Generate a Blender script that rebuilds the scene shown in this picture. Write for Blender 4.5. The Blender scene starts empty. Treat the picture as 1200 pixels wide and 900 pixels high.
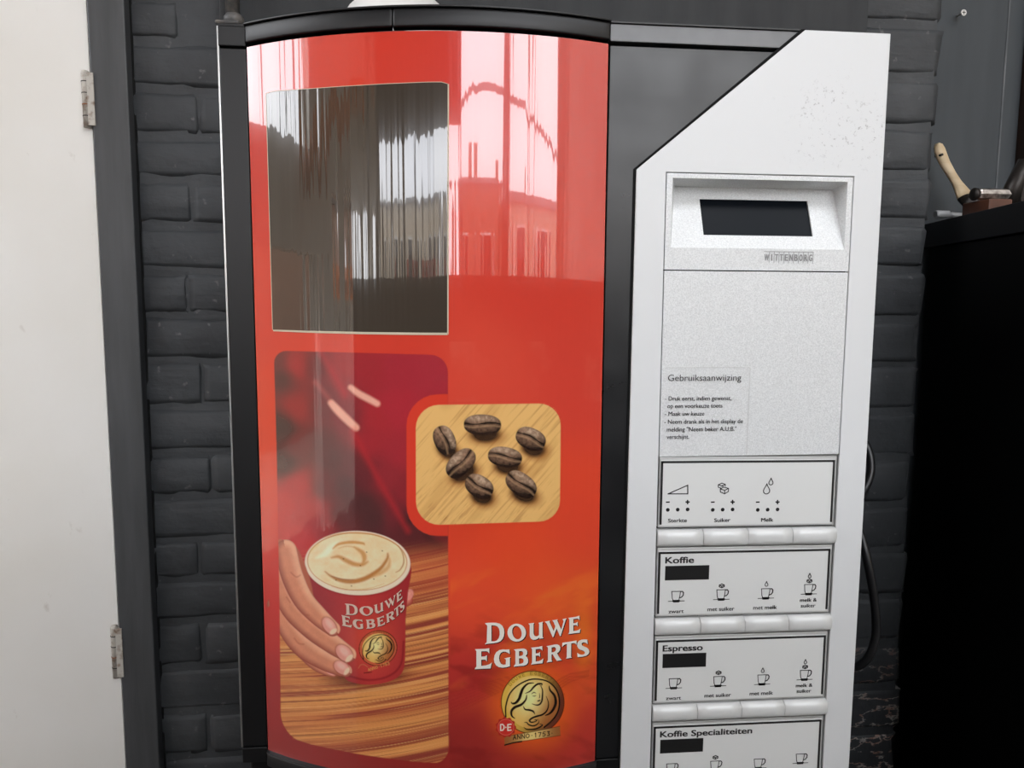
import bpy, bmesh, math, random
import numpy as np
from mathutils import Vector, Matrix
from mathutils.geometry import tessellate_polygon

S = bpy.context.scene
COL = S.collection
random.seed(7)
rng = np.random.default_rng(11)

# ------------------------------------------------------------------ camera
FPX, CAMD = 900.0, 0.66
def _n(v): return v / np.linalg.norm(v)
_d = _n(np.array([-49, 8230, 900.])); _v = np.array([8750, -30, 900.])
_r = _n(_v - _d * (_v @ _d)); _f = np.cross(_r, _d)
MW = np.array([_r, _f, -_d])            # world = MW @ camera(x right, y down, z forward)
CP = np.array([0, -CAMD, 0.])
cam = bpy.data.cameras.new('camera'); cam_o = bpy.data.objects.new('camera', cam); COL.objects.link(cam_o)
cam.sensor_width = 36.0; cam.lens = FPX / 1200 * 36.0; cam.clip_start = 0.01; cam.clip_end = 300
R3 = np.column_stack([MW[:, 0], -MW[:, 1], -MW[:, 2]])
m4 = Matrix([list(R3[i]) + [CP[i]] for i in range(3)] + [[0, 0, 0, 1]])
cam_o.matrix_world = m4
S.camera = cam_o

# ------------------------------------------------------------------ world: bright overcast sky
SKY = 6.9
w = bpy.data.worlds.new('overcast_sky'); S.world = w; w.use_nodes = True
nt = w.node_tree; nt.nodes.clear()
wo = nt.nodes.new('ShaderNodeOutputWorld'); bg = nt.nodes.new('ShaderNodeBackground')
tc = nt.nodes.new('ShaderNodeTexCoord'); nz = nt.nodes.new('ShaderNodeTexNoise'); cr = nt.nodes.new('ShaderNodeValToRGB')
nz.inputs['Scale'].default_value = 2.2; nz.inputs['Detail'].default_value = 4
cr.color_ramp.elements[0].position = .35; cr.color_ramp.elements[0].color = (.90, .93, 1, 1)
cr.color_ramp.elements[1].position = .65; cr.color_ramp.elements[1].color = (.97, .98, 1, 1)
nt.links.new(tc.outputs['Generated'], nz.inputs['Vector']); nt.links.new(nz.outputs['Fac'], cr.inputs['Fac'])
nt.links.new(cr.outputs['Color'], bg.inputs['Color']); bg.inputs['Strength'].default_value = SKY
nt.links.new(bg.outputs['Background'], wo.inputs['Surface'])

S.view_settings.view_transform = 'Standard'; S.view_settings.look = 'None'
S.view_settings.gamma = 1.0; S.view_settings.use_curve_mapping = False
S.view_settings.exposure = 0.0
S.cycles.max_bounces = 8; S.cycles.diffuse_bounces = 5; S.cycles.glossy_bounces = 4
S.cycles.sample_clamp_indirect = 6.0

# portals guide the sky light through the hall's openings (they give off nothing themselves)
def portal(loc, rot, sx, sy):
    l = bpy.data.lights.new('opening_portal', 'AREA'); l.shape = 'RECTANGLE'; l.size = sx; l.size_y = sy
    l.cycles.is_portal = True
    o = bpy.data.objects.new('opening_portal', l); o.location = loc; o.rotation_euler = rot; COL.objects.link(o)
PI = math.pi

# ------------------------------------------------------------------ projection helpers
def P(px, py, y=0.0):
    """Point of the plane Y=y seen at pixel (px, py)."""
    q = MW @ np.array([px - 600, py - 450, FPX]); t = (y + CAMD) / q[1]
    return CP + q * t
def Pa(px, py, y=0.0):
    q = np.stack([px - 600, py - 450, np.full_like(px, FPX)], -1) @ MW.T
    return CP + q * ((y + CAMD) / q[..., 1])[..., None]
def proja(p):
    c = (p - CP) @ MW
    return 600 + FPX * c[..., 0] / c[..., 2], 450 + FPX * c[..., 1] / c[..., 2]
# the machine's door is an upright cylinder shell
DX, DY, DR = 0.04129319648351456, 0.3297878200477655, 0.3467755830102225
XL, XR = -0.158, 0.1485
ZT, ZB = 0.2140, -0.4250
def door_y(x, off=0.0): return DY - np.sqrt((DR + off) ** 2 - (np.asarray(x) - DX) ** 2)
def hit(px, py, off=0.0):
    """Where the ray of a pixel meets the door's shell, `off` metres in front of it."""
    px = np.asarray(px, float); py = np.asarray(py, float)
    q = np.stack([px - 600, py - 450, np.full_like(px, FPX)], -1) @ MW.T
    ox, oy = CP[0] - DX, CP[1] - DY
    a = q[..., 0] ** 2 + q[..., 1] ** 2; b = ox * q[..., 0] + oy * q[..., 1]; c = ox * ox + oy * oy - (DR + off) ** 2
    t = (-b - np.sqrt(b * b - a * c)) / a
    return CP + q * t[..., None]

# ------------------------------------------------------------------ materials
def srgb(r, g=None, b=None):
    if g is None: r, g, b = r
    f = lambda c: (c / 255) / 12.92 if c / 255 <= .04045 else ((c / 255 + .055) / 1.055) ** 2.4
    return (f(r), f(g), f(b))
class Mat:
    def __init__(s, name, col, rough=.5, metal=0., spec=.5, coat=0., ior=1.5):
        s.m = bpy.data.materials.new(name); s.m.use_nodes = True; s.t = s.m.node_tree
        s.p = s.t.nodes['Principled BSDF']; s.p.inputs['Base Color'].default_value = (*col, 1)
        s.p.inputs['Roughness'].default_value = rough; s.p.inputs['Metallic'].default_value = metal
        s.p.inputs['IOR'].default_value = ior; s.p.inputs['Specular IOR Level'].default_value = spec
        s.p.inputs['Coat Weight'].default_value = coat; s.p.inputs['Coat Roughness'].default_value = .03
        s.col = col
    def N(s, k): return s.t.nodes.new(k)
    def L(s, a, b): s.t.links.new(a, b)
    def noise(s, scale, detail=4, stretch=(1, 1, 1), rough=.5):
        tc = s.N('ShaderNodeTexCoord'); mp = s.N('ShaderNodeMapping'); n = s.N('ShaderNodeTexNoise')
        mp.inputs['Scale'].default_value = stretch
        n.inputs['Scale'].default_value = scale; n.inputs['Detail'].default_value = detail; n.inputs['Roughness'].default_value = rough
        s.L(tc.outputs['Object'], mp.inputs['Vector']); s.L(mp.outputs['Vector'], n.inputs['Vector'])
        return n.outputs['Fac']
    def ramp(s, fac, stops):
        r = s.N('ShaderNodeValToRGB'); e = r.color_ramp.elements
        while len(e) < len(stops): e.new(.5)
        for k, (p, c) in enumerate(stops):
            e[k].position = p; e[k].color = (*c, 1) if len(c) == 3 else c
        s.L(fac, r.inputs['Fac']); return r.outputs['Color']
    def mix(s, fac, a, b):
        x = s.N('ShaderNodeMix'); x.data_type = 'RGBA'
        for sock, v in ((x.inputs[0], fac), (x.inputs[6], a), (x.inputs[7], b)):
            if hasattr(v, 'is_output'): s.L(v, sock)
            elif isinstance(v, (int, float)): sock.default_value = v
            else: sock.default_value = (*v, 1)
        return x.outputs[2]
    def base(s, out): s.L(out, s.p.inputs['Base Color'])
    def bump(s, fac, strength=.3, dist=.001, prev=None):
        b = s.N('ShaderNodeBump'); b.inputs['Strength'].default_value = strength; b.inputs['Distance'].default_value = dist
        s.L(fac, b.inputs['Height'])
        if prev is not None: s.L(prev, b.inputs['Normal'])
        s.L(b.outputs['Normal'], s.p.inputs['Normal']); return b.outputs['Normal']
def g3(v): return (v, v, v)
def mottled(name, c1, c2, scale, rough=.5, bump=0., bdist=.001, spec=.5, metal=0., lo=.35, hi=.65, stretch=(1, 1, 1), bscale=None):
    m = Mat(name, c1, rough, metal, spec)
    m.base(m.ramp(m.noise(scale, 5, stretch), [(lo, c1), (hi, c2)]))
    if bump: m.bump(m.noise(bscale or scale * 3, 5, stretch), bump, bdist)
    return m

# ------------------------------------------------------------------ object helpers
def thing(name, label, cat, loc=(0, 0, 0), group=None):
    o = bpy.data.objects.new(name, None); COL.objects.link(o); o.location = loc; o.empty_display_size = .05
    o['label'] = label; o['category'] = cat
    if group: o['group'] = group
    return o
def tag(o, label=None, cat=None, group=None, kind=None):
    if label: o['label'] = label
    if cat: o['category'] = cat
    if group: o['group'] = group
    if kind: o['kind'] = kind
    return o
def link(name, me, mat, parent=None):
    o = bpy.data.objects.new(name, me); COL.objects.link(o)
    if mat is not None and not me.materials: me.materials.append(mat.m if isinstance(mat, Mat) else mat)
    if parent is not None:
        o.parent = parent
        q = parent; off = Vector((0, 0, 0))
        while q is not None: off += q.location; q = q.parent
        o.location = -off                       # every mesh is written in world coordinates
        if any(abs(c) > 1e-9 for c in off) : pass
    return o
def fix_origins():
    """Keep part origins at their thing's base: meshes were written in world coordinates."""
    pass
def mesh_np(name, v, f, mat, parent=None, smooth=False, cols=None):
    """v (n,3), f (m,4) or (m,3) integer arrays."""
    me = bpy.data.meshes.new(name); v = np.asarray(v, np.float32); f = np.asarray(f, np.int32); k = f.shape[1]
    me.vertices.add(len(v)); me.vertices.foreach_set('co', v.ravel())
    me.loops.add(f.size); me.loops.foreach_set('vertex_index', f.ravel())
    me.polygons.add(len(f)); me.polygons.foreach_set('loop_start', np.arange(0, f.size, k, dtype=np.int32))
    if smooth: me.polygons.foreach_set('use_smooth', np.ones(len(f), bool))
    me.update(calc_edges=True)
    if cols is not None:
        a = me.color_attributes.new('print', 'FLOAT_COLOR', 'POINT')
        c = np.ones((len(v), 4), np.float32); c[:, :3] = cols; a.data.foreach_set('color', c.ravel())
    me.validate()
    return link(name, me, mat, parent)
class MB:
    def __init__(s): s.v = []; s.f = []
    def add(s, vs, fs):
        k = len(s.v); s.v += [tuple(map(float, q)) for q in vs]; s.f += [tuple(i + k for i in q) for q in fs]; return s
    def box(s, x0, x1, y0, y1, z0, z1, sh=None):
        vs = [(x, y, z) for z in (z0, z1) for y in (y0, y1) for x in (x0, x1)]
        if sh: vs = [sh(q) for q in vs]
        return s.add(vs, [(0, 2, 3, 1), (4, 5, 7, 6), (0, 1, 5, 4), (2, 6, 7, 3), (0, 4, 6, 2), (1, 3, 7, 5)])
    def prism(s, poly, y0, y1):
        """poly (x, z) outline extruded between y0 (front) and y1 (back)."""
        n = len(poly); vs = [(x, y0, z) for x, z in poly] + [(x, y1, z) for x, z in poly]
        ar = sum(poly[i][0] * poly[(i + 1) % n][1] - poly[(i + 1) % n][0] * poly[i][1] for i in range(n))
        idx = list(range(n)) if ar > 0 else list(range(n))[::-1]
        fs = [tuple(idx), tuple(n + i for i in idx[::-1])]
        for a in range(n):
            i, j = idx[a], idx[(a + 1) % n]; fs.append((i, n + i, n + j, j))
        return s.add(vs, fs)
    def tube(s, pts, r, n=10, cap=True):
        pts = [np.array(p, float) for p in pts]; rs = r if hasattr(r, '__len__') else [r] * len(pts)
        k = len(s.v); up = np.array([0, 0, 1.]); prev = None
        for i, p in enumerate(pts):
            t = pts[min(i + 1, len(pts) - 1)] - pts[max(i - 1, 0)]; t = t / (np.linalg.norm(t) + 1e-12)
            if prev is None:
                a = np.cross(t, up if abs(t[2]) < .9 else np.array([1., 0, 0]))
            else: a = prev - t * (prev @ t)
            a = a / np.linalg.norm(a); prev = a; b = np.cross(t, a)
            for j in range(n):
                an = 2 * PI * j / n; s.v.append(tuple(p + rs[i] * (a * math.cos(an) + b * math.sin(an))))
        for i in range(len(pts) - 1):
            for j in range(n):
                s.f.append((k + i * n + j, k + i * n + (j + 1) % n, k + (i + 1) * n + (j + 1) % n, k + (i + 1) * n + j))
        if cap:
            s.f.append(tuple(k + j for j in range(n))[::-1]); e = k + (len(pts) - 1) * n; s.f.append(tuple(e + j for j in range(n)))
        return s
    def lathe(s, prof, c, n=32):
        """profile of (radius, z) about the vertical through c."""
        k = len(s.v)
        for r, z in prof:
            for j in range(n): s.v.append((c[0] + r * math.cos(2 * PI * j / n), c[1] + r * math.sin(2 * PI * j / n), c[2] + z))
        for i in range(len(prof) - 1):
            for j in range(n): s.f.append((k + i * n + j, k + i * n + (j + 1) % n, k + (i + 1) * n + (j + 1) % n, k + (i + 1) * n + j))
        return s
    def build(s, name, mat, parent=None, bevel=0., smooth=False, seg=2, ang=.6):
        me = bpy.data.meshes.new(name); me.from_pydata(s.v, [], s.f); me.update()
        bm = bmesh.new(); bm.from_mesh(me); bmesh.ops.recalc_face_normals(bm, faces=bm.faces); bm.to_mesh(me); bm.free()
        o = link(name, me, mat, parent)
        if smooth:
            for p in me.polygons: p.use_smooth = True
        if bevel:
            b = o.modifiers.new('bevel', 'BEVEL'); b.width = bevel; b.segments = seg; b.limit_method = 'ANGLE'; b.angle_limit = ang
        return o
def box(name, mat, x0, x1, y0, y1, z0, z1, parent=None, bevel=0., sh=None):
    return MB().box(x0, x1, y0, y1, z0, z1, sh).build(name, mat, parent, bevel)

# strokes and printed shapes: flat print, a fraction of a millimetre thick
def stroke_mesh(mb, pts, wd, y, closed=False):
    """thin ribbon along pts (world x, z) in the plane y."""
    p = [np.array(q, float) for q in pts]; n = len(p)
    if closed: p = p + [p[0]]
    for i in range(len(p) - 1):
        a, b = p[i], p[i + 1]; t = b - a; L = np.linalg.norm(t)
        if L < 1e-9: continue
        t = t / L; nn = np.array([-t[1], t[0]]) * wd / 2; e = t * wd * .35
        a2, b2 = a - e, b + e
        q = [a2 + nn, b2 + nn, b2 - nn, a2 - nn]
        mb.add([(u[0], y, u[1]) for u in q], [(0, 1, 2, 3)])
def disc(mb, c, r, y, n=14):
    mb.add([(c[0] + r * math.cos(2 * PI * k / n), y, c[1] + r * math.sin(2 * PI * k / n)) for k in range(n)], [tuple(range(n))])
def tess(polys):
    """triangles of a polygon with holes; polys is a list of (x, y) loops."""
    flat = [q for pl in polys for q in pl]
    tr = tessellate_polygon([[Vector((q[0], q[1], 0)) for q in pl] for pl in polys])
    return flat, [tuple(t) for t in tr]
def text_tris(s, bold=0.0):
    cu = bpy.data.curves.new('t', 'FONT'); cu.body = s; cu.resolution_u = 4; cu.size = 1
    o = bpy.data.objects.new('t', cu); COL.objects.link(o)
    bpy.context.view_layer.update()
    dg = bpy.context.evaluated_depsgraph_get(); me = bpy.data.meshes.new_from_object(o.evaluated_get(dg))
    v = np.array([q.co[:] for q in me.vertices]); f = [tuple(q.vertices) for q in me.polygons]
    bpy.data.objects.remove(o); bpy.data.curves.remove(cu); bpy.data.meshes.remove(me)
    return v, f
CAPH = None
def add_text(mb, s, x0, x1, zb, caph, y, bold=0.0, slope=0.0):
    """text from x0 to x1 (world), baseline zb, capital height caph, in the plane y."""
    global CAPH
    if CAPH is None:
        v, _ = text_tris('H'); CAPH = v[:, 1].max()
    v, f = text_tris(s, bold); a, b = v[:, 0].min(), v[:, 0].max()
    x = x0 + (v[:, 0] - a) / (b - a) * (x1 - x0); z = zb + v[:, 1] / CAPH * caph + slope * (x - x0)
    s_ = caph / CAPH * bold
    for dx, dz, dy in ([(0, 0, 0)] if not bold else [(-s_, -s_ * .5, 0), (s_, -s_ * .5, -.00001), (0, s_ * .6, -.00002), (-s_, s_ * .5, -.00003), (s_, s_ * .5, -.00004)]):
        mb.add([(p + dx, y + dy, q + dz) for p, q in zip(x, z)], f)
# ------------------------------------------------------------------ material set
M = {}
M['brick'] = Mat('dark_grey_paint_on_brick', g3(.05), .55, spec=.35)
def _brick(m, chips):
    a = m.noise(9, 6); c = m.ramp(a, [(.3, (.036, .038, .041)), (.55, (.052, .056, .060)), (.75, (.072, .075, .079))])
    if chips:
        # flaked paint low on the pier: bare brick and white filler show
        ge = m.N('ShaderNodeNewGeometry'); sp = m.N('ShaderNodeSeparateXYZ'); m.L(ge.outputs['Position'], sp.inputs[0])
        mr = m.N('ShaderNodeMapRange'); m.L(sp.outputs['Z'], mr.inputs[0])
        mr.inputs[1].default_value = -.50; mr.inputs[2].default_value = -.68; mr.inputs[3].default_value = .0; mr.inputs[4].default_value = 1
        n2 = m.ramp(m.noise(15, 5, (1, 1, 2.4), .6), [(.478, g3(0)), (.496, g3(1)), (.506, g3(1)), (.524, g3(0))]); n3 = m.noise(60, 3)
        mu = m.N('ShaderNodeMath'); mu.operation = 'MULTIPLY'; m.L(mr.outputs[0], mu.inputs[0]); m.L(n2, mu.inputs[1])
        c = m.mix(mu.outputs[0], c, m.ramp(n3, [(.4, (.36, .20, .15)), (.6, (.42, .40, .37))]))
    specks = m.ramp(m.noise(70, 3), [(.68, g3(0)), (.75, g3(1))])
    c = m.mix(specks, c, (.11, .11, .11))
    m.base(c); b = m.bump(m.noise(26, 6), .6, .006); m.bump(m.noise(14, 3, (1, 1, 5)), .4, .004, b)
_brick(M['brick'], False)
M['brick_chip'] = Mat('dark_grey_paint_flaking_off_brick', g3(.05), .55, spec=.35); _brick(M['brick_chip'], True)
M['mortar'] = mottled('painted_mortar', (.022, .023, .024), (.04, .042, .044), 40, .7, .6, .003)
M['board'] = mottled('dark_grey_painted_board', (.030, .032, .034), (.040, .042, .044), 5, .6, .15, .001, spec=.25, stretch=(6, 1, 1), bscale=60)
M['board2'] = mottled('blue_grey_painted_panel', (.050, .058, .065), (.062, .071, .078), 6, .5, .1, .001, spec=.3, stretch=(5, 1, .6), bscale=40)
M['casing'] = mottled('grey_painted_door_casing', (.047, .049, .051), (.066, .068, .071), 14, .45, .25, .001, stretch=(4, 1, .4), bscale=70)
m = Mat('off_white_painted_door', (.78, .76, .71), .45); 
c = m.ramp(m.noise(3, 4), [(.35, (.76, .735, .68)), (.65, (.82, .805, .77))])
dirt = m.ramp(m.noise(38, 8, (1, 1, .8)), [(.70, g3(0)), (.80, g3(.5))]); c = m.mix(dirt, c, (.42, .36, .29))
m.base(c); m.bump(m.noise(25, 4), .12, .001); M['white_door'] = m
M['dark_gap'] = Mat('dark_gap', g3(.006), .8, spec=.2)
M['black_plastic'] = Mat('satin_black_plastic', (.006, .006, .0065), .38, spec=.5)
n = M['black_plastic']; n.bump(n.noise(900, 2), .06, .0002)
m = Mat('dusty_black_panel', (.014, .014, .015), .34, spec=.6); d = m.noise(7, 6, (1, 1, 1), .6)
m.base(m.ramp(d, [(.35, (.006, .006, .007)), (.7, (.014, .015, .016))])); m.L(m.ramp(m.noise(16, 5), [(.3, g3(.26)), (.7, g3(.40))]), m.p.inputs['Roughness'])
m.bump(m.noise(700, 2), .08, .0002); M['dusty_black'] = m
m = Mat('gloss_black_band', (.010, .010, .011), .40, spec=.45); m.bump(m.noise(60, 3, (1, 1, 8)), .05, .0004); M['band'] = m
# silver lacquered plate, scuffed
m = Mat('silver_lacquer', (.60, .61, .61), .45, spec=.3, metal=.08)
sc = m.ramp(m.noise(5, 3), [(.50, g3(0)), (.62, g3(1))]); fn = m.ramp(m.noise(260, 5, (1, 1, 1), .75), [(.585, g3(0)), (.65, g3(1))])
ge = m.N('ShaderNodeNewGeometry'); sp = m.N('ShaderNodeSeparateXYZ'); m.L(ge.outputs['Position'], sp.inputs[0])
mr = m.N('ShaderNodeMapRange'); m.L(sp.outputs['Z'], mr.inputs[0]); mr.inputs[1].default_value = .11; mr.inputs[2].default_value = .15; mr.inputs[3].default_value = 0; mr.inputs[4].default_value = .75
mu = m.N('ShaderNodeMath'); mu.operation = 'MULTIPLY'; m.L(sc, mu.inputs[0]); m.L(fn, mu.inputs[1])
mu2 = m.N('ShaderNodeMath'); mu2.operation = 'MULTIPLY'; m.L(mu.outputs[0], mu2.inputs[0]); m.L(mr.outputs[0], mu2.inputs[1])
m.base(m.mix(mu2.outputs[0], (.755, .77, .775), (.16, .15, .14)))
m.bump(m.noise(500, 2, (1, 1, .1)), .03, .0002); M['silver'] = m
m = Mat('speckled_silver_plastic', (.5, .5, .5), .5, metal=.2)
m.base(m.ramp(m.noise(900, 2, (1, 1, 1), .8), [(.32, (.62, .635, .635)), (.5, (.735, .75, .75)), (.7, (.84, .855, .855))]))
m.bump(m.noise(700, 2), .35, .0003); M['speckle'] = m
M['label'] = Mat('glossy_label_film', (.76, .77, .755), .25)
M['frame'] = Mat('silver_label_frame', (.60, .60, .59), .3, metal=.3)
m = Mat('pearl_button', (.74, .75, .74), .38, metal=.1); M['button'] = m
M['ink'] = Mat('black_ink', (.012, .012, .012), .4)
M['grey_ink'] = Mat('grey_emboss', (.30, .30, .30), .5)
M['lcd'] = Mat('dark_display_glass', (.006, .008, .011), .2, spec=.05)
M['cream'] = Mat('cream_sheet_edge', (.60, .52, .38), .5)
M['film'] = Mat('clear_film', (.9, .9, .9), .3); M['film'].p.inputs['Alpha'].default_value = .05
M['letter'] = Mat('white_print', (.92, .87, .78), .08, coat=.6)
M['letter_shadow'] = Mat('dark_print', (.05, .018, .012), .08, coat=.6)
M['letter_cup'] = Mat('pale_pink_print', (.70, .50, .40), .08, coat=.6)
M['metal_edge'] = Mat('bare_aluminium_edge', (.75, .75, .73), .3, metal=.9)
M['dusty_sheen_bar'] = mottled('dusty_bar_painted_sky_sheen', (.07, .072, .075), (.12, .122, .125), 16, .32, .05, .0005, spec=.7)  # dusty; the sky's reflection is also put into the lighter grey base
M['rail'] = Mat('dull_grey_rail', (.22, .22, .21), .4)
M['dull_steel'] = Mat('dull_steel', (.45, .46, .47), .4, metal=.3)
M['cable'] = Mat('black_rubber_cable', (.012, .012, .013), .35)
M['pipe'] = mottled('painted_iron_pipe', (.08, .08, .08), (.22, .19, .16), 60, .5, .3, .001, lo=.45, hi=.75)
M['white_plastic'] = Mat('white_plastic', (.80, .79, .76), .35)
M['hinge'] = mottled('worn_painted_hinge', (.50, .47, .42), (.20, .13, .09), 120, .5, .3, .0008, lo=.5, hi=.72)
M['rust'] = Mat('rust', (.25, .09, .03), .8)
M['wood'] = mottled('pale_beech_handle', (.62, .47, .28), (.72, .57, .37), 12, .5, stretch=(1, 1, 8))
M['brown_wood'] = mottled('brown_wood', (.07, .025, .014), (.13, .048, .026), 20, .4, .1)
M['bristle'] = mottled('dark_bristle', (.03, .014, .010), (.09, .034, .020), 200, .8, .8, .003)
M['steel'] = mottled('scratched_steel', (.20, .17, .15), (.60, .56, .52), 90, .3, .2, metal=.9, lo=.4, hi=.6)
M['chrome'] = Mat('chrome', (.75, .75, .76), .18, metal=1.)
M['dark_iron'] = Mat('dark_iron', (.03, .025, .022), .4, metal=.5)
M['cab'] = Mat('black_cabinet_laminate', (.004, .004, .0045), .7, spec=.15)
M['cab_top'] = Mat('black_worktop', (.010, .010, .011), .55, spec=.3)
M['concrete'] = mottled('concrete', (.06, .055, .05), (.10, .09, .085), 3, .8)
M['hall_wall'] = mottled('pale_hall_plaster', (.66, .60, .52), (.74, .69, .61), 2, .8)
M['hall_dark'] = mottled('dark_brown_hall_timber', (.10, .08, .065), (.15, .12, .10), 3, .7)
M['hall_ceiling'] = mottled('grey_ceiling', (.20, .19, .18), (.26, .25, .24), 2, .8)
M['facade_a'] = mottled('beige_render', (.50, .43, .33), (.58, .50, .40), 1.5, .9)
M['facade_b'] = mottled('brown_brick_facade', (.24, .14, .10), (.30, .18, .13), 6, .9)
M['roof'] = mottled('dark_roof', (.05, .045, .045), (.09, .08, .08), 4, .9)
M['pane'] = Mat('dark_window_pane', (.02, .025, .03), .05)
M['courtyard'] = mottled('courtyard_paving', (.20, .17, .13), (.28, .24, .19), 3, .9)
M['white_render'] = mottled('white_render', (.50, .46, .39), (.58, .54, .46), 1.5, .9)
M['orange'] = Mat('orange_paint', (.60, .16, .03), .5); M['red_paint'] = Mat('red_paint', (.45, .05, .03), .5)
# printed, glossy and slightly wavy door sheet
def gloss_sheet(name, base=None, streak=.010):
    m = Mat(name, base or (.5, .1, .05), .12, ior=1.5, coat=1.0)
    m.p.inputs['Coat IOR'].default_value = 1.75; m.p.inputs['Coat Roughness'].default_value = .015
    if base is None:
        a = m.N('ShaderNodeAttribute'); a.attribute_name = 'print'; m.base(a.outputs['Color'])
    b = m.N('ShaderNodeBump'); b.inputs['Strength'].default_value = 1; b.inputs['Distance'].default_value = streak
    n1 = m.noise(1, 2, (9, 9, .5)); n2 = m.noise(1, 3, (55, 20, .7), .6)
    mx = m.N('ShaderNodeMath'); mx.operation = 'MULTIPLY_ADD'; m.L(n2, mx.inputs[0]); mx.inputs[1].default_value = .035; 
    m2 = m.N('ShaderNodeMath'); m2.operation = 'MULTIPLY'; m.L(n1, m2.inputs[0]); m2.inputs[1].default_value = .10; m.L(m2.outputs[0], mx.inputs[2])
    m.L(mx.outputs[0], b.inputs['Height']); m.L(b.outputs['Normal'], m.p.inputs['Coat Normal']); m.L(b.outputs['Normal'], m.p.inputs['Normal'])
    return m
M['sheet'] = gloss_sheet('glossy_printed_sheet')
M['smoked'] = gloss_sheet('smoked_window_sheet', (.055, .042, .031), .035)
# ------------------------------------------------------------------ painter for the printed pictures (colours per vertex)
def sstep(a, b, x):
    t = np.clip((x - a) / (b - a), 0, 1); return t * t * (3 - 2 * t)
def vnoise(x, y, seed=0):
    x = np.asarray(x, float); y = np.asarray(y, float)
    xi = np.floor(x).astype(np.int64); yi = np.floor(y).astype(np.int64); xf = x - xi; yf = y - yi
    def h(a, b):
        k = (a * 374761393 + b * 668265263 + seed * 1442695041) & 0x7fffffff
        k = (k ^ (k >> 13)) * 1274126177 & 0x7fffffff; return ((k ^ (k >> 16)) & 0xffff) / 65535.
    u = xf * xf * (3 - 2 * xf); v = yf * yf * (3 - 2 * yf)
    return (h(xi, yi) * (1 - u) + h(xi + 1, yi) * u) * (1 - v) + (h(xi, yi + 1) * (1 - u) + h(xi + 1, yi + 1) * u) * v
def fbm(x, y, seed=0, o=4):
    s = 0; a = .5; t = 0
    for k in range(o): s = s + a * vnoise(x * 2 ** k, y * 2 ** k, seed + k); t += a; a *= .5
    return s / t
def lin(c): return np.array(srgb(*c))
GAIN = 1.12
class Canvas:
    def __init__(s, px, py): s.x = px; s.y = py; s.c = np.zeros((len(px), 3))
    def near(s, x0, y0, x1, y1): return np.nonzero((s.x > x0) & (s.x < x1) & (s.y > y0) & (s.y < y1))[0]
    def blend(s, idx, a, col):
        a = np.asarray(a)[:, None]; col = np.asarray(col)
        s.c[idx] = s.c[idx] * (1 - a) + col * a
def idw(x, y, pts, sg):
    w = np.zeros((len(x), 1)); c = np.zeros((len(x), 3))
    for px, py, col in pts:
        d = ((x - px) ** 2 + (y - py) ** 2) / sg ** 2; k = (1 / (1 + d) ** 2.5)[:, None]; w += k; c += k * lin(col)
    return c / w
def seg_sdf(x, y, pts, closed=False):
    """distance to a polyline, parameter 0..1 along it, and signed side."""
    p = [np.array(q, float) for q in pts]
    if closed: p = p + [p[0]]
    best = np.full(len(x), 1e9); par = np.zeros(len(x)); side = np.zeros(len(x)); n = len(p) - 1
    for i in range(n):
        a, b = p[i], p[i + 1]; d = b - a; L = d @ d + 1e-12
        t = np.clip(((x - a[0]) * d[0] + (y - a[1]) * d[1]) / L, 0, 1)
        qx, qy = x - a[0] - t * d[0], y - a[1] - t * d[1]; ds = np.hypot(qx, qy); m = ds < best
        best = np.where(m, ds, best); par = np.where(m, (i + t) / n, par)
        side = np.where(m, np.sign(d[0] * (y - a[1]) - d[1] * (x - a[0])) * ds, side)
    return best, par, side
def inside(x, y, pts):
    r = np.zeros(len(x), bool); n = len(pts)
    for i in range(n):
        x0, y0 = pts[i]; x1, y1 = pts[(i + 1) % n]
        if y0 == y1: continue
        c = ((y0 > y) != (y1 > y)) & (x < (x1 - x0) * (y - y0) / (y1 - y0) + x0); r ^= c
    return r
def poly_sdf(x, y, pts):
    d, _, _ = seg_sdf(x, y, pts, True); return np.where(inside(x, y, pts), -d, d)
def catmull(pts, n=6, closed=False):
    p = [np.array(q, float) for q in pts]; out = []; N = len(p)
    for i in range(N if closed else N - 1):
        g = lambda k: p[k % N] if closed else p[min(max(k, 0), N - 1)]
        a, b, c, d = g(i - 1), g(i), g(i + 1), g(i + 2)
        for k in range(n):
            t = k / n; out.append(.5 * ((2 * b) + (-a + c) * t + (2 * a - 5 * b + 4 * c - d) * t * t + (-a + 3 * b - 3 * c + d) * t ** 3))
    if not closed: out.append(p[-1])
    return [tuple(q) for q in out]
def c_poly(cv, pts, col, soft=.6, al=1.):
    a = np.array(pts); i = cv.near(a[:, 0].min() - 3 - soft, a[:, 1].min() - 3 - soft, a[:, 0].max() + 3 + soft, a[:, 1].max() + 3 + soft)
    if not len(i): return
    d = poly_sdf(cv.x[i], cv.y[i], pts); cv.blend(i, al * (1 - sstep(-soft, soft, d)), lin(col) if len(np.shape(col)) == 1 else col)
def c_stroke(cv, pts, wd, col, soft=.5, al=1., taper=(1, 1), sm=5):
    pts = catmull(pts, sm) if sm and len(pts) > 2 else pts
    a = np.array(pts); m = wd + soft + 2; i = cv.near(a[:, 0].min() - m, a[:, 1].min() - m, a[:, 0].max() + m, a[:, 1].max() + m)
    if not len(i): return
    d, t, _ = seg_sdf(cv.x[i], cv.y[i], pts)
    w = wd / 2 * np.where(t < .5, taper[0] + (1 - taper[0]) * np.sin(PI * t), taper[1] + (1 - taper[1]) * np.sin(PI * t))
    cv.blend(i, al * (1 - sstep(-soft, soft, d - w)), lin(col))
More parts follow.
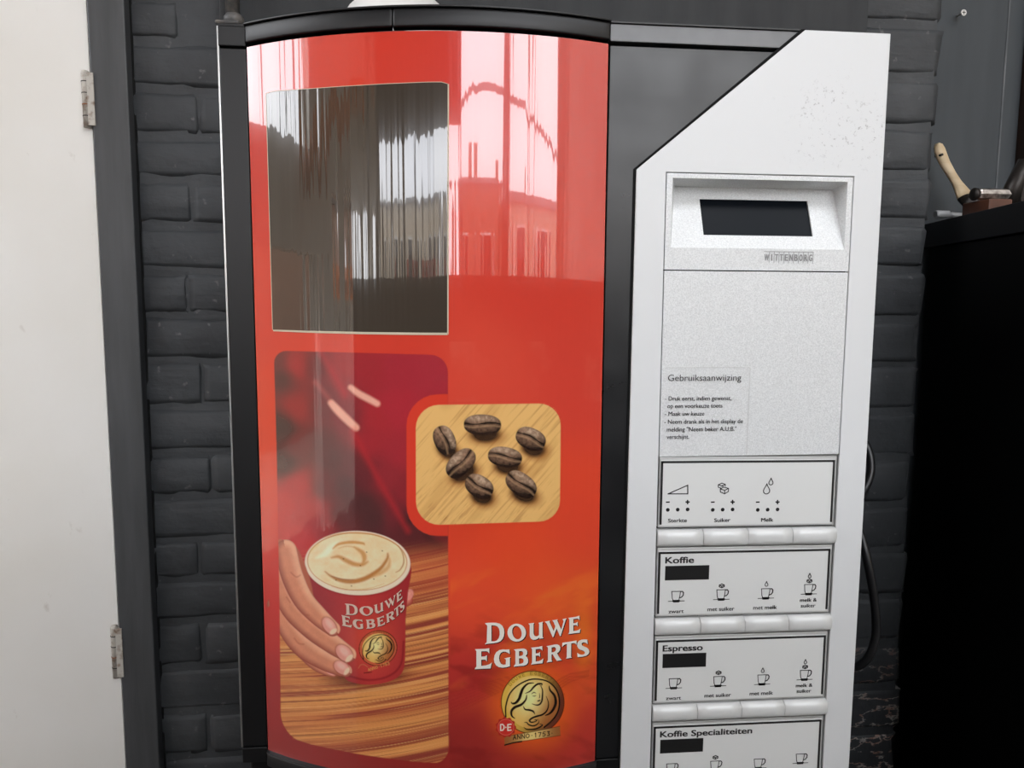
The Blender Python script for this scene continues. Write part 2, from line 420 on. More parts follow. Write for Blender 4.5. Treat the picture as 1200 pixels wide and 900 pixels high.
def c_ell(cv, c, rx, ry, ang, col, soft=.6, al=1.):
    r = max(rx, ry) * (1 + soft / min(rx, ry)) + 2; i = cv.near(c[0] - r, c[1] - r, c[0] + r, c[1] + r)
    if not len(i): return
    ca, sa = math.cos(ang), math.sin(ang); x, y = cv.x[i] - c[0], cv.y[i] - c[1]; u, v = x * ca + y * sa, -x * sa + y * ca
    k = np.hypot(u / rx, v / ry); d = (k - 1) * min(rx, ry); cv.blend(i, al * (1 - sstep(-soft, soft, d)), lin(col) if len(np.shape(col)) == 1 else col)

# ---- the plain door print
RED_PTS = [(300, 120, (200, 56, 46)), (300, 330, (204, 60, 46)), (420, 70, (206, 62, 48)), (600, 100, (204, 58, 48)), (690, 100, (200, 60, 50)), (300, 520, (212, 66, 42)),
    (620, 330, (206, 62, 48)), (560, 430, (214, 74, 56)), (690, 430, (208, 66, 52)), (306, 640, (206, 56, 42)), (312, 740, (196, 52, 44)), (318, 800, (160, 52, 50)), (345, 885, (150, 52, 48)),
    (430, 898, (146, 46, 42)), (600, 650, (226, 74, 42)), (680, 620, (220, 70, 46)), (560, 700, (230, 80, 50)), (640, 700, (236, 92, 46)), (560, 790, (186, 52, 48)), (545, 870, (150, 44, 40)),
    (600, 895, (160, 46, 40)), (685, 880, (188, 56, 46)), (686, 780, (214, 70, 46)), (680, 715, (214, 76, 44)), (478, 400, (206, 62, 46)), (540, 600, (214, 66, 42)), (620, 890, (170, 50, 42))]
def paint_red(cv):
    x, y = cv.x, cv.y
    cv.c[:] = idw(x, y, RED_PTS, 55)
    i = cv.near(527, 640, 705, 905)
    if len(i):
        u, v = x[i], y[i]
        n = fbm(u / 38 + v / 120, v / 16 - u / 60, 5); k = sstep(.42, .75, n) * sstep(690, 790, v) * .55
        cv.blend(i, k, lin((128, 34, 32)))
        n = fbm(u / 60 + 9, v / 26 + u / 70, 9); k = sstep(.45, .8, n) * sstep(640, 700, v) * (1 - sstep(770, 850, v)) * .5
        cv.blend(i, k, lin((244, 120, 46)))
        k = np.exp(-(((u - 624) / 50) ** 2 + ((v - 826) / 54) ** 2) ** 2.2) * .9
        cv.blend(i, k, lin((240, 104, 36)))
        k = np.exp(-(((u - 684) / 12) ** 2 + ((v - 745) / 45) ** 2)) * .55
        cv.blend(i, k, lin((246, 130, 40)))
        for q in range(7):       # fine swooping lines
            c_stroke(cv, [(528, 812 + q * 4.5), (570, 800 + q * 3), (600, 792 + q * 2), (628, 783 + q * 1.2)], 1.1, (150, 40, 36), .6, .35)
        for q in range(4):
            c_stroke(cv, [(650, 800 + q * 4), (668, 790 + q * 3), (690, 786 + q * 2)], 1.6, (150, 40, 34), .8, .35)
    i = cv.near(527, 400, 706, 470)
    if len(i): cv.blend(i, .25 * sstep(.5, .8, fbm(x[i] / 30, y[i] / 50, 3)), lin((230, 104, 84)))

CUP_PIC = [(321.5, 440), (321, 425), (325, 415), (333, 411.2), (345, 411), (430, 413), (508, 416), (519, 420), (524.5, 429), (525, 445), (525.5, 560), (526, 700), (526, 800), (525.5, 872),
           (523.5, 884), (517, 891), (505, 894), (490, 893.5), (450, 889), (410, 882), (370, 874.5), (346, 867), (334.5, 857), (329.5, 842), (328.6, 800), (327.5, 700), (325.5, 600), (323.5, 500)]
BEAN_PIC = [(487.2, 500), (487.8, 488), (493, 479.5), (502, 475.5), (514, 474.8), (570, 474), (630, 473), (644, 474), (653, 480), (657, 491), (656.8, 540), (656, 588), (653, 600), (645.5, 608), (633, 610.8), (570, 613.5), (512, 615), (500, 612.5), (491, 604), (487.4, 592), (487, 550)]
BEAN_HALO = [(476.5, 500), (477.5, 484), (486, 469), (500, 464), (530, 462.5), (560, 462), (560, 627), (530, 627), (510, 626.5), (494, 621), (481, 607), (476.5, 590), (476, 550)]

def rounded(cs, n=8):
    out = []; N = len(cs)
    for i in range(N):
        p = np.array(cs[i][:2], float); r = cs[i][2]
        if not r: out.append(tuple(p)); continue
        u = np.array(cs[i - 1][:2]) - p; v = np.array(cs[(i + 1) % N][:2]) - p; u = u / np.linalg.norm(u); v = v / np.linalg.norm(v)
        a, b = p + u * r, p + v * r; k = .5523
        for t in np.linspace(0, 1, n): out.append(tuple((1 - t) ** 3 * a + 3 * (1 - t) ** 2 * t * (a + (p - a) * k) + 3 * (1 - t) * t * t * (b + (p - b) * k) + t ** 3 * b))
    return out
CUP_PIC = rounded([(320.8, 410.8, 15), (524.8, 416.3, 20), (525.6, 895.0, 18), (480, 892.4, 20), (410, 882.3, 20), (356, 870.5, 14), (329.3, 858.5, 22), (327.5, 700, 20), (324, 520, 20)])
BEAN_PIC = rounded([(487.2, 474.8, 27), (657.3, 472.6, 26), (656, 610.5, 24), (487.6, 615.8, 28)])
BEAN_HALO = rounded([(476.2, 463.0, 36), (560, 461, 0), (560, 628, 0), (476.4, 628, 36)])
def tube_finger(cv, pts, rad, base, dark, light, al=1.):
    pts2 = catmull([(*p, r) for p, r in zip(pts, rad)], 6)
    a = np.array(pts2); m = a[:, 2].max() + 3; i = cv.near(a[:, 0].min() - m, a[:, 1].min() - m, a[:, 0].max() + m, a[:, 1].max() + m)
    if not len(i): return
    x, y = cv.x[i], cv.y[i]; d, t, sd = seg_sdf(x, y, [(q[0], q[1]) for q in pts2])
    r = np.interp(t, np.linspace(0, 1, len(a)), a[:, 2]); k = d / r
    s = np.clip(sd / r, -1, 1)
    shade = np.clip(.5 - .62 * s, 0, 1)                    # light falls from the upper right of each finger
    col = lin(base)[None] * (1 - sstep(.55, 1, shade)[:, None]) + lin(light)[None] * sstep(.55, 1, shade)[:, None]
    dk = (sstep(.25, 1.02, s) * .85 + sstep(.85, 1.02, k) * .35).clip(0, 1)[:, None]
    col = col * (1 - dk) + lin(dark)[None] * dk
    n = fbm(x / 9, y / 9, 3)[:, None]; col = col * (.90 + .2 * n)
    cv.blend(i, al * (1 - sstep(-.7, .7, d - r)), col)
def nail(cv, c, L, W, ang):
    c_ell(cv, c, L + 1.3, W + 1.3, ang, (160, 72, 58), 1.2, .65)
    c_ell(cv, c, L, W, ang, (224, 150, 132), .7)
    c_ell(cv, (c[0] - 1.5 * math.cos(ang) + 1, c[1] - 1.5 * math.sin(ang) - 1.2), L * .62, W * .5, ang, (244, 184, 166), 2.2, .8)
    e = (c[0] + math.cos(ang) * L * .72, c[1] + math.sin(ang) * L * .72)
    c_ell(cv, e, L * .24, W * .72, ang, (246, 206, 170), .8, .9)

# stroke alphabet for small printed words, in a 0..1 box (y down)
GL = {'A': [[(0, 1), (.5, 0), (1, 1)], [(.2, .65), (.8, .65)]], 'N': [[(0, 1), (0, 0), (1, 1), (1, 0)]], 'O': [[(.5, 0), (.9, .2), (1, .5), (.9, .8), (.5, 1), (.1, .8), (0, .5), (.1, .2), (.5, 0)]],
      '1': [[(.2, .2), (.5, 0), (.5, 1)]], '7': [[(0, 0), (1, 0), (.4, 1)]], '5': [[(.9, 0), (.2, 0), (.1, .45), (.7, .4), (.95, .7), (.6, 1), (.05, .9)]],
      '3': [[(.1, 0), (.9, 0), (.45, .4), (.9, .6), (.8, .95), (.1, .95)]], 'D': [[(0, 0), (0, 1), (.6, 1), (1, .7), (1, .3), (.6, 0), (0, 0)]], 'E': [[(1, 0), (0, 0), (0, 1), (1, 1)], [(0, .5), (.8, .5)]],
      'U': [[(0, 0), (0, .7), (.5, 1), (1, .7), (1, 0)]], 'W': [[(0, 0), (.25, 1), (.5, .3), (.75, 1), (1, 0)]], 'G': [[(1, .15), (.5, 0), (0, .5), (.5, 1), (1, .85), (1, .55), (.6, .55)]],
      'B': [[(0, 0), (0, 1), (.8, .95), (.95, .72), (.7, .5), (0, .5)], [(.7, .5), (.85, .25), (.6, 0), (0, 0)]], 'R': [[(0, 1), (0, 0), (.7, 0), (.9, .25), (.7, .5), (0, .5)], [(.5, .5), (1, 1)]],
      'T': [[(0, 0), (1, 0)], [(.5, 0), (.5, 1)]], 'S': [[(.95, .1), (.5, 0), (.1, .2), (.3, .45), (.8, .6), (.9, .85), (.5, 1), (.05, .9)]], '.': [[(.45, .5), (.55, .5)]], ' ': []}
def emblem(cv, A, cup=False):
    """round lady-and-coffee emblem; A maps the emblem's own pixel frame (as it stands on the door) to the canvas."""
    A = np.array(A, float); sc = math.sqrt(abs(A[0, 0] * A[1, 1] - A[0, 1] * A[1, 0]))
    T = lambda pts: [tuple(A[:, :2] @ np.array([570 + q[0] / 9, 780 + q[1] / 9]) + A[:, 2]) for q in pts]
    sf = .45
    circ = lambda r, r2=None, c=(488, 388): T([(c[0] + r * math.cos(t), c[1] + (r2 or r) * math.sin(t)) for t in np.linspace(0, 2 * PI, 49)[:-1]])
    ax = np.array(T([(488, 388)])[0])
    i = cv.near(ax[0] - 50, ax[1] - 50, ax[0] + 50, ax[1] + 50)
    if not len(i): return
    Ai = np.linalg.inv(A[:, :2]); q = (np.stack([cv.x[i], cv.y[i]], -1) - A[:, 2]) @ Ai.T; u = (q[:, 0] - 570) * 9; v = (q[:, 1] - 780) * 9
    rr = np.hypot(u - 488, v - 388)
    t = sstep(250, 800, u + .35 * (v - 388))
    if not cup:
        ring = lin((226, 184, 78))[None] * (1 - t[:, None]) + lin((104, 52, 36))[None] * t[:, None]
        cv.blend(i, 1 - sstep(326, 334, rr), ring)
        cv.blend(i, (1 - sstep(3, 8, abs(rr - 331))) * .8, lin((60, 26, 16)))
    if cup:
        cv.blend(i, (1 - sstep(326, 334, rr)) * .45, lin((206, 120, 70))); cv.blend(i, (1 - sstep(4, 12, abs(rr - 331))) * .8, lin((60, 24, 18)))
    f = np.exp(-(((u - 470) / 190) ** 2 + ((v - 340) / 200) ** 2))[:, None]; g = sstep(430, 760, u + .5 * (v - 388))[:, None]
    disc_c = lin((224, 176, 84))[None] * (1 - f) + lin((250, 236, 160))[None] * f; disc_c = disc_c * (1 - g * .85) + lin((150, 74, 40))[None] * g * .85
    cv.blend(i, (1 - sstep(276, 284, rr)) * (.85 if cup else 1), disc_c)
    ink = (30, 20, 16); W = lambda p, w, tp=(.25, .25): c_stroke(cv, T(p), w / 9 * sc * (1.25 if cup else 1.2), ink, sf, 1, tp)
    W([(205, 540), (205, 430), (245, 300), (330, 210), (450, 150), (560, 145), (660, 175), (740, 260), (770, 370), (755, 480), (700, 570), (610, 650)], 13, (1, 1))
    W([(500, 183), (440, 190), (390, 235), (365, 290), (345, 350), (310, 392), (275, 400), (262, 385)], 26)
    W([(410, 293), (460, 270), (500, 225), (540, 195), (585, 192), (580, 215)], 18)
    W([(560, 195), (590, 250), (592, 310), (585, 370), (560, 410), (520, 415), (482, 403)], 15)
    W([(425, 310), (415, 360), (370, 410), (300, 440), (265, 480), (268, 530), (300, 556)], 24)
    W([(475, 300), (500, 283), (525, 292)], 8); W([(485, 318), (505, 322), (525, 314)], 7); W([(560, 290), (562, 330), (555, 345)], 7); W([(535, 375), (555, 370), (568, 362)], 12)
    W([(390, 430), (410, 462), (460, 470), (495, 485), (510, 512)], 18)
    W([(632, 325), (655, 400), (640, 470), (595, 515), (530, 535), (480, 555), (455, 580), (475, 598), (520, 588), (545, 565)], 17)
    W([(662, 215), (672, 260), (720, 320), (730, 400), (700, 470), (660, 510), (620, 525)], 24)
    W([(400, 600), (425, 600), (450, 625), (500, 635), (545, 610), (555, 575)], 13); W([(395, 650), (430, 672), (520, 668), (590, 630), (560, 615)], 14); W([(500, 570), (525, 572), (520, 585)], 8)
    if cup:
        w1 = 'DOUWE EGBERTS'
    for n, ch in enumerate('DOUWE EGBERTS'):            # lettering along the rim
        if ch == ' ': continue
        an = math.radians(-141 + n * 8.1 * (1)); R0 = 306; cx, cy = 488 + R0 * math.cos(an), 388 + R0 * math.sin(an); ra = an + PI / 2
        for st in GL[ch]:
            pts = [(cx + ((a - .5) * 24) * math.cos(ra) - ((b - .5) * 30) * math.sin(ra), cy + ((a - .5) * 24) * math.sin(ra) + ((b - .5) * 30) * math.cos(ra)) for a, b in st]
            c_stroke(cv, T(pts), .55 * sc, (120, 80, 30), .4, .8, (1, 1), 0)
    if not cup:
        rib = T([(188, 748), (300, 730), (480, 700), (650, 665), (775, 640), (781, 735), (700, 752), (560, 768), (372, 795), (260, 822), (194, 842)])
        aa = np.array(rib); i = cv.near(aa[:, 0].min() - 2, aa[:, 1].min() - 2, aa[:, 0].max() + 2, aa[:, 1].max() + 2); d = poly_sdf(cv.x[i], cv.y[i], rib)
        k = np.clip((cv.x[i] - aa[:, 0].min()) / (np.ptp(aa[:, 0])), 0, 1); kk = np.exp(-((k - .5) / .25) ** 2)[:, None]
        cv.blend(i, 1 - sstep(-.4, .4, d), lin((150, 90, 46))[None] * (1 - kk) + lin((238, 206, 128))[None] * kk)
        c_stroke(cv, T([(195, 838), (280, 815), (372, 800)]), 1.6, (36, 16, 12), .4, 1, (1, 1), 0)
        c_stroke(cv, T([(188, 748), (480, 700), (775, 640)]), .7, (70, 36, 20), .4, .8, (1, 1), 0); c_stroke(cv, T([(372, 800), (560, 770), (781, 737)]), .7, (70, 36, 20), .4, .8, (1, 1), 0)
        x = 283
        for ch, wd in zip('ANNO.1753.', (30, 30, 30, 34, 26, 24, 30, 32, 28, 20)):
            for st in GL[ch]: c_stroke(cv, T([(x + a * wd, 736 - (x - 283) * .11 - .11 * a * wd + b * 44) for a, b in st]), .95, (52, 30, 18), .4, 1, (1, 1), 0)
            x += wd + 15
        bad = [(205 + (103 + 7 * math.cos(11 * t)) * math.cos(t), 650 + (103 + 7 * math.cos(11 * t)) * math.sin(t)) for t in np.linspace(0, 2 * PI, 80)[:-1]]
        c_poly(cv, T(bad), (178, 40, 34), .5); c_poly(cv, T([(205 + 84 * math.cos(t), 650 + 84 * math.sin(t)) for t in np.linspace(0, 2 * PI, 40)[:-1]]), (206, 52, 44), .8)
        c_stroke(cv, T([(205 + 84 * math.cos(t), 650 + 84 * math.sin(t)) for t in np.linspace(0, 2 * PI, 40)]), .7, (232, 120, 96), .4, .7, (1, 1), 0)
        for ch, x, wd in (('D', 150, 36), ('.', 195, 20), ('E', 226, 34)):
            for st in GL[ch]: c_stroke(cv, T([(x + a * wd, 622 - a * 4 + b * 62) for a, b in st]), 1.35, (250, 226, 210), .4, 1, (1, 1), 0)
    else:
        x = 250
        for ch, wd in zip('ANNO.1753', (30, 30, 30, 34, 26, 24, 30, 32, 28)):
            for st in GL[ch]: c_stroke(cv, T([(x + a * wd, 730 + b * 50 - (x - 250) * .12) for a, b in st]), .6, (214, 160, 84), .4, .8, (1, 1), 0)
            x += wd + 15
        c_stroke(cv, T([(90, 690), (130, 640), (190, 640), (250, 700)]), .8, (200, 130, 90), .4, .6, (1, 1))
        c_stroke(cv, T([(170, 800), (300, 812)]), 1.1, (70, 22, 20), .4, .9, (1, 1), 0)

def paint_cup(cv):
    x, y = cv.x, cv.y; i = cv.near(315, 405, 533, 902)
    if not len(i): return
    pic = poly_sdf(x[i], y[i], CUP_PIC)
    save = cv.c[i].copy()
    u, v = x[i], y[i]
    pts = [(324, 425, (96, 50, 50)), (334, 440, (64, 52, 50)), (333, 500, (50, 48, 46)), (334, 545, (70, 46, 44)), (330, 590, (190, 48, 46)), (334, 630, (192, 48, 46)), (346, 430, (170, 46, 48)), (350, 480, (150, 46, 46)), (352, 520, (110, 46, 46)),
           (348, 570, (176, 44, 46)), (362, 600, (176, 44, 46)), (352, 630, (190, 48, 48)), (368, 430, (104, 46, 48)), (385, 460, (112, 48, 50)), (372, 480, (110, 48, 48)), (376, 520, (94, 48, 46)), (392, 540, (90, 48, 46)), (380, 570, (104, 46, 46)),
           (405, 570, (84, 46, 46)), (425, 590, (80, 46, 46)), (400, 605, (96, 46, 46)), (440, 605, (80, 46, 46)), (378, 615, (150, 46, 48)), (405, 430, (160, 44, 48)), (430, 430, (160, 44, 50)), (470, 430, (164, 44, 54)), (510, 430, (166, 46, 56)),
           (400, 452, (150, 44, 50)), (440, 490, (166, 44, 50)), (430, 520, (160, 44, 50)), (465, 480, (170, 44, 54)), (470, 530, (160, 44, 52)), (450, 560, (146, 44, 50)), (476, 580, (140, 42, 48)), (478, 610, (86, 40, 42)), (500, 635, (84, 38, 40)),
           (462, 600, (120, 42, 48)), (515, 625, (110, 40, 42)), (495, 600, (72, 40, 40)), (516, 690, (180, 66, 46)), (410, 490, (130, 46, 50)), (412, 540, (100, 46, 48)), (428, 560, (104, 44, 48))]
    cv.c[i] = idw(u, v, pts, 15)
    # defocused highlights and folds behind the cup
    c_stroke(cv, [(376, 412), (392, 440), (404, 462)], 6, (190, 44, 50), 6, .5)
    c_stroke(cv, [(388, 472), (395, 480), (406, 491), (417, 501)], 9, (246, 170, 146), 2.2, .95, (.8, .9)); c_stroke(cv, [(411, 454), (420, 461), (431, 467), (442, 473)], 7.5, (246, 172, 150), 2.2, .95, (.8, .9)); c_stroke(cv, [(370, 448), (386, 468)], 5, (190, 90, 84), 4, .35); c_stroke(cv, [(414, 505), (428, 532), (446, 566), (478, 622)], 5.5, (190, 44, 48), 5, .5)
    c_stroke(cv, [(480, 610), (490, 600), (500, 626), (515, 640)], 8, (40, 36, 34), 5, .4)
    # table top: streaked wood
    bend = np.maximum(u - 372, 0) ** 2 * .00092 + 2.0 * np.sin(u / 60.) - np.maximum(400 - u, 0) * .01; q = v + bend
    streak = fbm(u / 260, q / 3.6, 21, 3); fine = fbm(u / 150, q / 1.2, 33, 2); big = fbm(u / 400 + 3, q / 11., 44, 2); thin = fbm(u / 240, q / 2.1, 71, 3)
    lightc, midc, darkc = lin((224, 152, 86)), lin((196, 106, 64)), lin((140, 58, 50))
    k = sstep(.28, .72, .5 * streak + .5 * big)[:, None]; wood = lightc * (1 - k) + midc * k
    k = (sstep(.50, .80, big) * .85)[:, None]; wood = wood * (1 - k) + darkc * k
    k = (sstep(.58, .74, streak) * .8)[:, None]; wood = wood * (1 - k) + darkc * k
    k = (sstep(.60, .85, fine) * .4)[:, None]; wood = wood * (1 - k) + darkc * k
    k = (sstep(.60, .76, thin) * .6)[:, None]; wood = wood * (1 - k) + lin((128, 50, 40)) * k
    k = (sstep(.40, .26, thin) * .0 + (1 - sstep(.26, .40, thin)) * .5)[:, None]; wood = wood * (1 - k) + lin((238, 178, 108)) * k
    edge = 650 - .05 * (u - 420); a = sstep(-14, 22, v - edge) * np.where(v < 720, sstep(300, 420, u + (v - 640) * 1.5), 1)
    cv.blend(i, a, wood)
    cv.blend(i, np.exp(-((v - 668) / 22.) ** 2) * sstep(440, 500, u) * .55, lin((190, 84, 56)))
    # thumb tip behind the cup
    tube_finger(cv, [(468, 700), (476, 702), (479, 699)], [9, 9, 5], (214, 120, 100), (160, 60, 50), (240, 160, 140)); c_ell(cv, (479, 697), 5, 7, .5, (232, 150, 134), 1., .8)
    # shadow of the cup on the wood, then its body
    c_ell(cv, (430, 793), 46, 12, -.08, (84, 26, 24), 6, .75)
    body = catmull([(357.5, 660), (362, 684), (376, 716), (392, 745), (399, 775), (404, 794), (414, 800), (434, 802.5), (455, 799), (468, 792), (474, 780), (475.2, 750), (475.5, 725), (478, 695), (480.6, 660), (450, 640), (380, 640)], 4, True)
    j = cv.near(350, 640, 486, 808); d = poly_sdf(cv.x[j], cv.y[j], body)
    s = np.clip((cv.x[j] - (357 + (cv.y[j] - 660) * .33)) / (122 - (cv.y[j] - 660) * .33), 0, 1)[:, None]
    c0, c1, c2 = lin((150, 44, 48)), lin((182, 52, 54)), lin((158, 46, 48)); col = np.where(s < .5, c0 + (c1 - c0) * (s / .5), c1 + (c2 - c1) * ((s - .5) / .5))
    gl = np.exp(-(((cv.x[j] - 434) / 34) ** 2 + ((cv.y[j] - 752) / 38) ** 2))[:, None] * .55; col = col * (1 - gl) + lin((226, 88, 62)) * gl
    cv.blend(j, 1 - sstep(-.6, .6, d), col)
    c_stroke(cv, [(408, 792), (432, 797), (456, 792), (470, 778), (473, 752)], 2.2, (120, 26, 32), 1.4, .7)
    # rim and foam
    c_ell(cv, (419, 661.0), 62.2, 38.0, .03, (120, 30, 32), 1.2, .5)
    c_ell(cv, (419, 659.8), 61.8, 37.6, .03, (246, 214, 186), .6); c_ell(cv, (418.6, 657.9), 58.6, 34.2, .03, (186, 128, 74), .7)
    j = cv.near(355, 620, 484, 700); ca, sa = math.cos(.03), math.sin(.03); a_, b_ = cv.x[j] - 418.6, cv.y[j] - 658.2
    kx, ky = (a_ * ca + b_ * sa) / 57.8, (-a_ * sa + b_ * ca) / 33.2; rr = np.hypot(kx, ky)
    sw = fbm(cv.x[j] / 16 + 1.5 * kx, cv.y[j] / 8, 61, 4)[:, None]; foam = lin((232, 196, 144)) * (1 - sw) + lin((244, 224, 182)) * sw
    cv.blend(j, 1 - sstep(.985, 1.01, rr), foam)
    def F(p, w, c=(206, 150, 84), al=.95, soft=1.4, tp=(.3, .3)): c_stroke(cv, [(350 + a / 8.571, 615 + b / 8.571) for a, b in p], w / 8.571, c, soft, al, tp)
    F([(180, 330), (270, 290), (330, 220), (390, 170)], 60, (250, 242, 206), .75, 3); F([(110, 280), (150, 230), (200, 200)], 30, (214, 178, 96), .4, 2)
    F([(345, 240), (400, 195), (520, 175), (640, 185), (660, 200)], 30, (204, 142, 76), .95); F([(330, 330), (400, 320), (470, 355), (560, 395), (640, 400), (695, 370)], 46, (202, 140, 78), .95, 2)
    F([(560, 225), (640, 280), (660, 340), (640, 390)], 50, (204, 144, 82), .9, 2); F([(400, 235), (480, 215), (560, 225)], 12, (196, 136, 72), .6)
    F([(265, 470), (330, 520), (420, 560), (540, 570), (650, 545), (740, 500), (830, 430), (890, 340), (895, 290)], 46, (184, 118, 58), .95, 1.6, (.15, .3)); F([(330, 515), (440, 548), (560, 552)], 14, (156, 92, 48), .8, .9)
    F([(740, 520), (830, 480), (900, 420), (915, 340)], 44, (206, 146, 82), .7, 2); F([(1000, 210), (1045, 290), (1055, 380), (1020, 450), (975, 478)], 13, (172, 108, 60), .85, .9)
    F([(250, 130), (400, 90), (560, 82), (760, 100), (900, 150), (1000, 210)], 14, (204, 150, 90), .8, 1); F([(330, 620), (480, 655), (700, 640), (860, 590)], 8, (196, 140, 80), .6, .8)
    for a, b in ((450, 342), (683, 275), (755, 545), (530, 615), (870, 515), (840, 262), (620, 410), (375, 555)): c_ell(cv, (350 + a / 8.571, 615 + b / 8.571), .8, .7, 0, (110, 66, 34), .5, .85)
    # hand holding the cup: palm side, then little, ring, middle and index fingers
    sk, dk, lt = (214, 136, 102), (150, 72, 56), (234, 168, 132)
    palm = catmull([(322, 641), (336, 634), (350, 645), (366, 690), (364, 726), (372, 760), (366, 778), (352, 772), (338, 752), (322, 720)], 4, True); c_poly(cv, palm, (176, 92, 66), 1.2)
    tube_finger(cv, [(352, 758), (368, 776), (382, 786), (391, 790)], [9, 8, 5.5, 3.5], sk, dk, lt)
    c_ell(cv, (387, 788.5), 5, 1.8, .45, (236, 160, 148), .6, .9)
    tube_finger(cv, [(322, 708), (336, 734), (354, 757), (378, 773), (399, 783), (405, 786)], [9, 11.5, 12.5, 11.5, 9.5, 7.5], sk, dk, lt); nail(cv, (400.5, 782.5), 10, 6.8, .62)
    tube_finger(cv, [(323, 668), (338, 708), (362, 734), (390, 755), (408, 767)], [9, 12, 12.5, 11.5, 9.5], sk, dk, lt); nail(cv, (403.5, 765.5), 11.5, 7.8, .80)
    tube_finger(cv, [(335, 645), (342, 674), (355, 702), (373, 722), (390, 737)], [12.5, 12.8, 12, 11, 8.8], sk, dk, lt); nail(cv, (386, 733.5), 11, 6.6, .95)
    for p in ([(341, 671), (347, 676), (352, 674)], [(352, 716), (356, 720), (362, 721)], [(345, 748), (350, 754), (356, 755)], [(336, 700), (340, 706)]): c_stroke(cv, p, 1.4, (166, 84, 60), 1.2, .6)
    # the emblem printed on the cup
    th = -.16; s1, s2 = .60, .545; sh = np.array([[math.cos(th) * s1, .10], [math.sin(th) * s1 - .02, s2]]); c0 = np.array([624.2, 823.1]); t0 = np.array([443.0, 759.6]) - sh @ c0
    emblem(cv, np.column_stack([sh, t0]), True)
    fl = fbm(u * 1.1, v * .55, 77, 2); cv.c[i] *= (.96 + .08 * fl)[:, None]
    out = sstep(-.6, .6, pic)[:, None]; cv.c[i] = cv.c[i] * (1 - out) + save * out
    # red border that sets the bean picture off
    h = poly_sdf(u, v, BEAN_HALO); a = (1 - sstep(-.7, .7, h)) * (1 - sstep(-.6, .6, pic)); cv.blend(i, a, lin((212, 62, 44)))

def paint_beans(cv):
    x, y = cv.x, cv.y; i = cv.near(482, 468, 662, 620)
    if not len(i): return
    save = cv.c[i].copy(); u, v = x[i], y[i]; d = poly_sdf(u, v, BEAN_PIC)
    g = sstep(480, 620, .6 * v + .35 * (u - 300))[:, None]
    base = lin((230, 182, 112)) * (1 - g) + lin((218, 160, 90)) * g
    ca, sa = math.cos(-.85), math.sin(-.85); a_, b_ = u * ca + v * sa, -u * sa + v * ca
    n = fbm(a_ / 60, b_ / 2.6, 12, 3); n2 = fbm(a_ / 14, b_ / 1.1, 13, 2); n3 = fbm(a_ / 80, b_ / 16, 14, 2)
    dkc = lin((164, 104, 52)); k = (sstep(.52, .85, n) * .45 + sstep(.6, .9, n2) * .35 * sstep(500, 600, v))[:, None]; base = base * (1 - k) + dkc * k
    k = (sstep(.55, .8, n3) * .35)[:, None]; base = base * (1 - k) + lin((190, 138, 76)) * k
    cv.c[i] = base
    B = [(565.4, 497.8, 22, 12.2, .03, 0), (521, 515.7, 17.5, 12.5, 1.17, 1), (622, 514.2, 18.3, 12.6, .42, 2), (591.8, 535.6, 20.3, 11.8, .17, 3), (540, 543, 20.5, 13, -.80, 4), (561.6, 570.0, 17.6, 12.8, .55, 5), (610.7, 567.6, 20, 13, .62, 6)]
    for cx, cy, L, W, an, s in B:
        c_ell(cv, (cx + 5, cy + 13), L * .95, W * .95, an * .5, (150, 88, 40), 5.5, .75); c_ell(cv, (cx + 3, cy + 11), L * .78, W * .8, an * .6, (38, 26, 22), 3., .92)
    for cx, cy, L, W, an, s in B:
        j = cv.near(cx - 26, cy - 26, cx + 26, cy + 26); ca, sa = math.cos(an), math.sin(an); p, q = cv.x[j] - cx, cv.y[j] - cy
        a_, b_ = (p * ca + q * sa) / L, (-p * sa + q * ca) / W; r2 = (np.abs(a_) ** 2.3 + np.abs(b_) ** 2.3) ** (1 / 2.3)
        nz_ = np.sqrt(np.clip(1 - np.minimum(r2, 1) ** 2, 0, 1)); up = -(q / 14)
        lum = np.clip(.02 + .38 * up + .52 * nz_, 0, 1)[:, None]; tx = fbm(cv.x[j] / 2.4 + s * 7, cv.y[j] / 2.4, 90 + s, 3)[:, None]
        col = lin((34, 22, 18)) * (1 - lum) + lin((158, 122, 96)) * lum; col = col * (.35 + 1.3 * tx)
        hl = (np.exp(-((a_ * 1.3 + .15) ** 2 + (b_ + .62) ** 2 * 9)) * (.35 + .5 * sstep(.4, .7, fbm(cv.x[j] / 3, cv.y[j] / 3, 40 + s, 2))))[:, None]; col = col * (1 - hl) + lin((206, 176, 148)) * hl
        ck = b_ + .10 * np.sin(a_ * 3.1 + s); wdt = .10 + .05 * np.sin(a_ * 5 + s)
        cr_ = np.exp(-((ck + .12) / wdt) ** 2)[:, None] * .92; col = col * (1 - cr_) + lin((18, 10, 8)) * cr_
        lip = np.exp(-((ck - .16) / .09) ** 2)[:, None] * .35; col = col * (1 - lip) + lin((196, 156, 118)) * lip
        cv.blend(j, 1 - sstep(.96, 1.03, r2), col)
    out = sstep(-.6, .6, d)[:, None]; cv.c[i] = cv.c[i] * (1 - out) + save * out

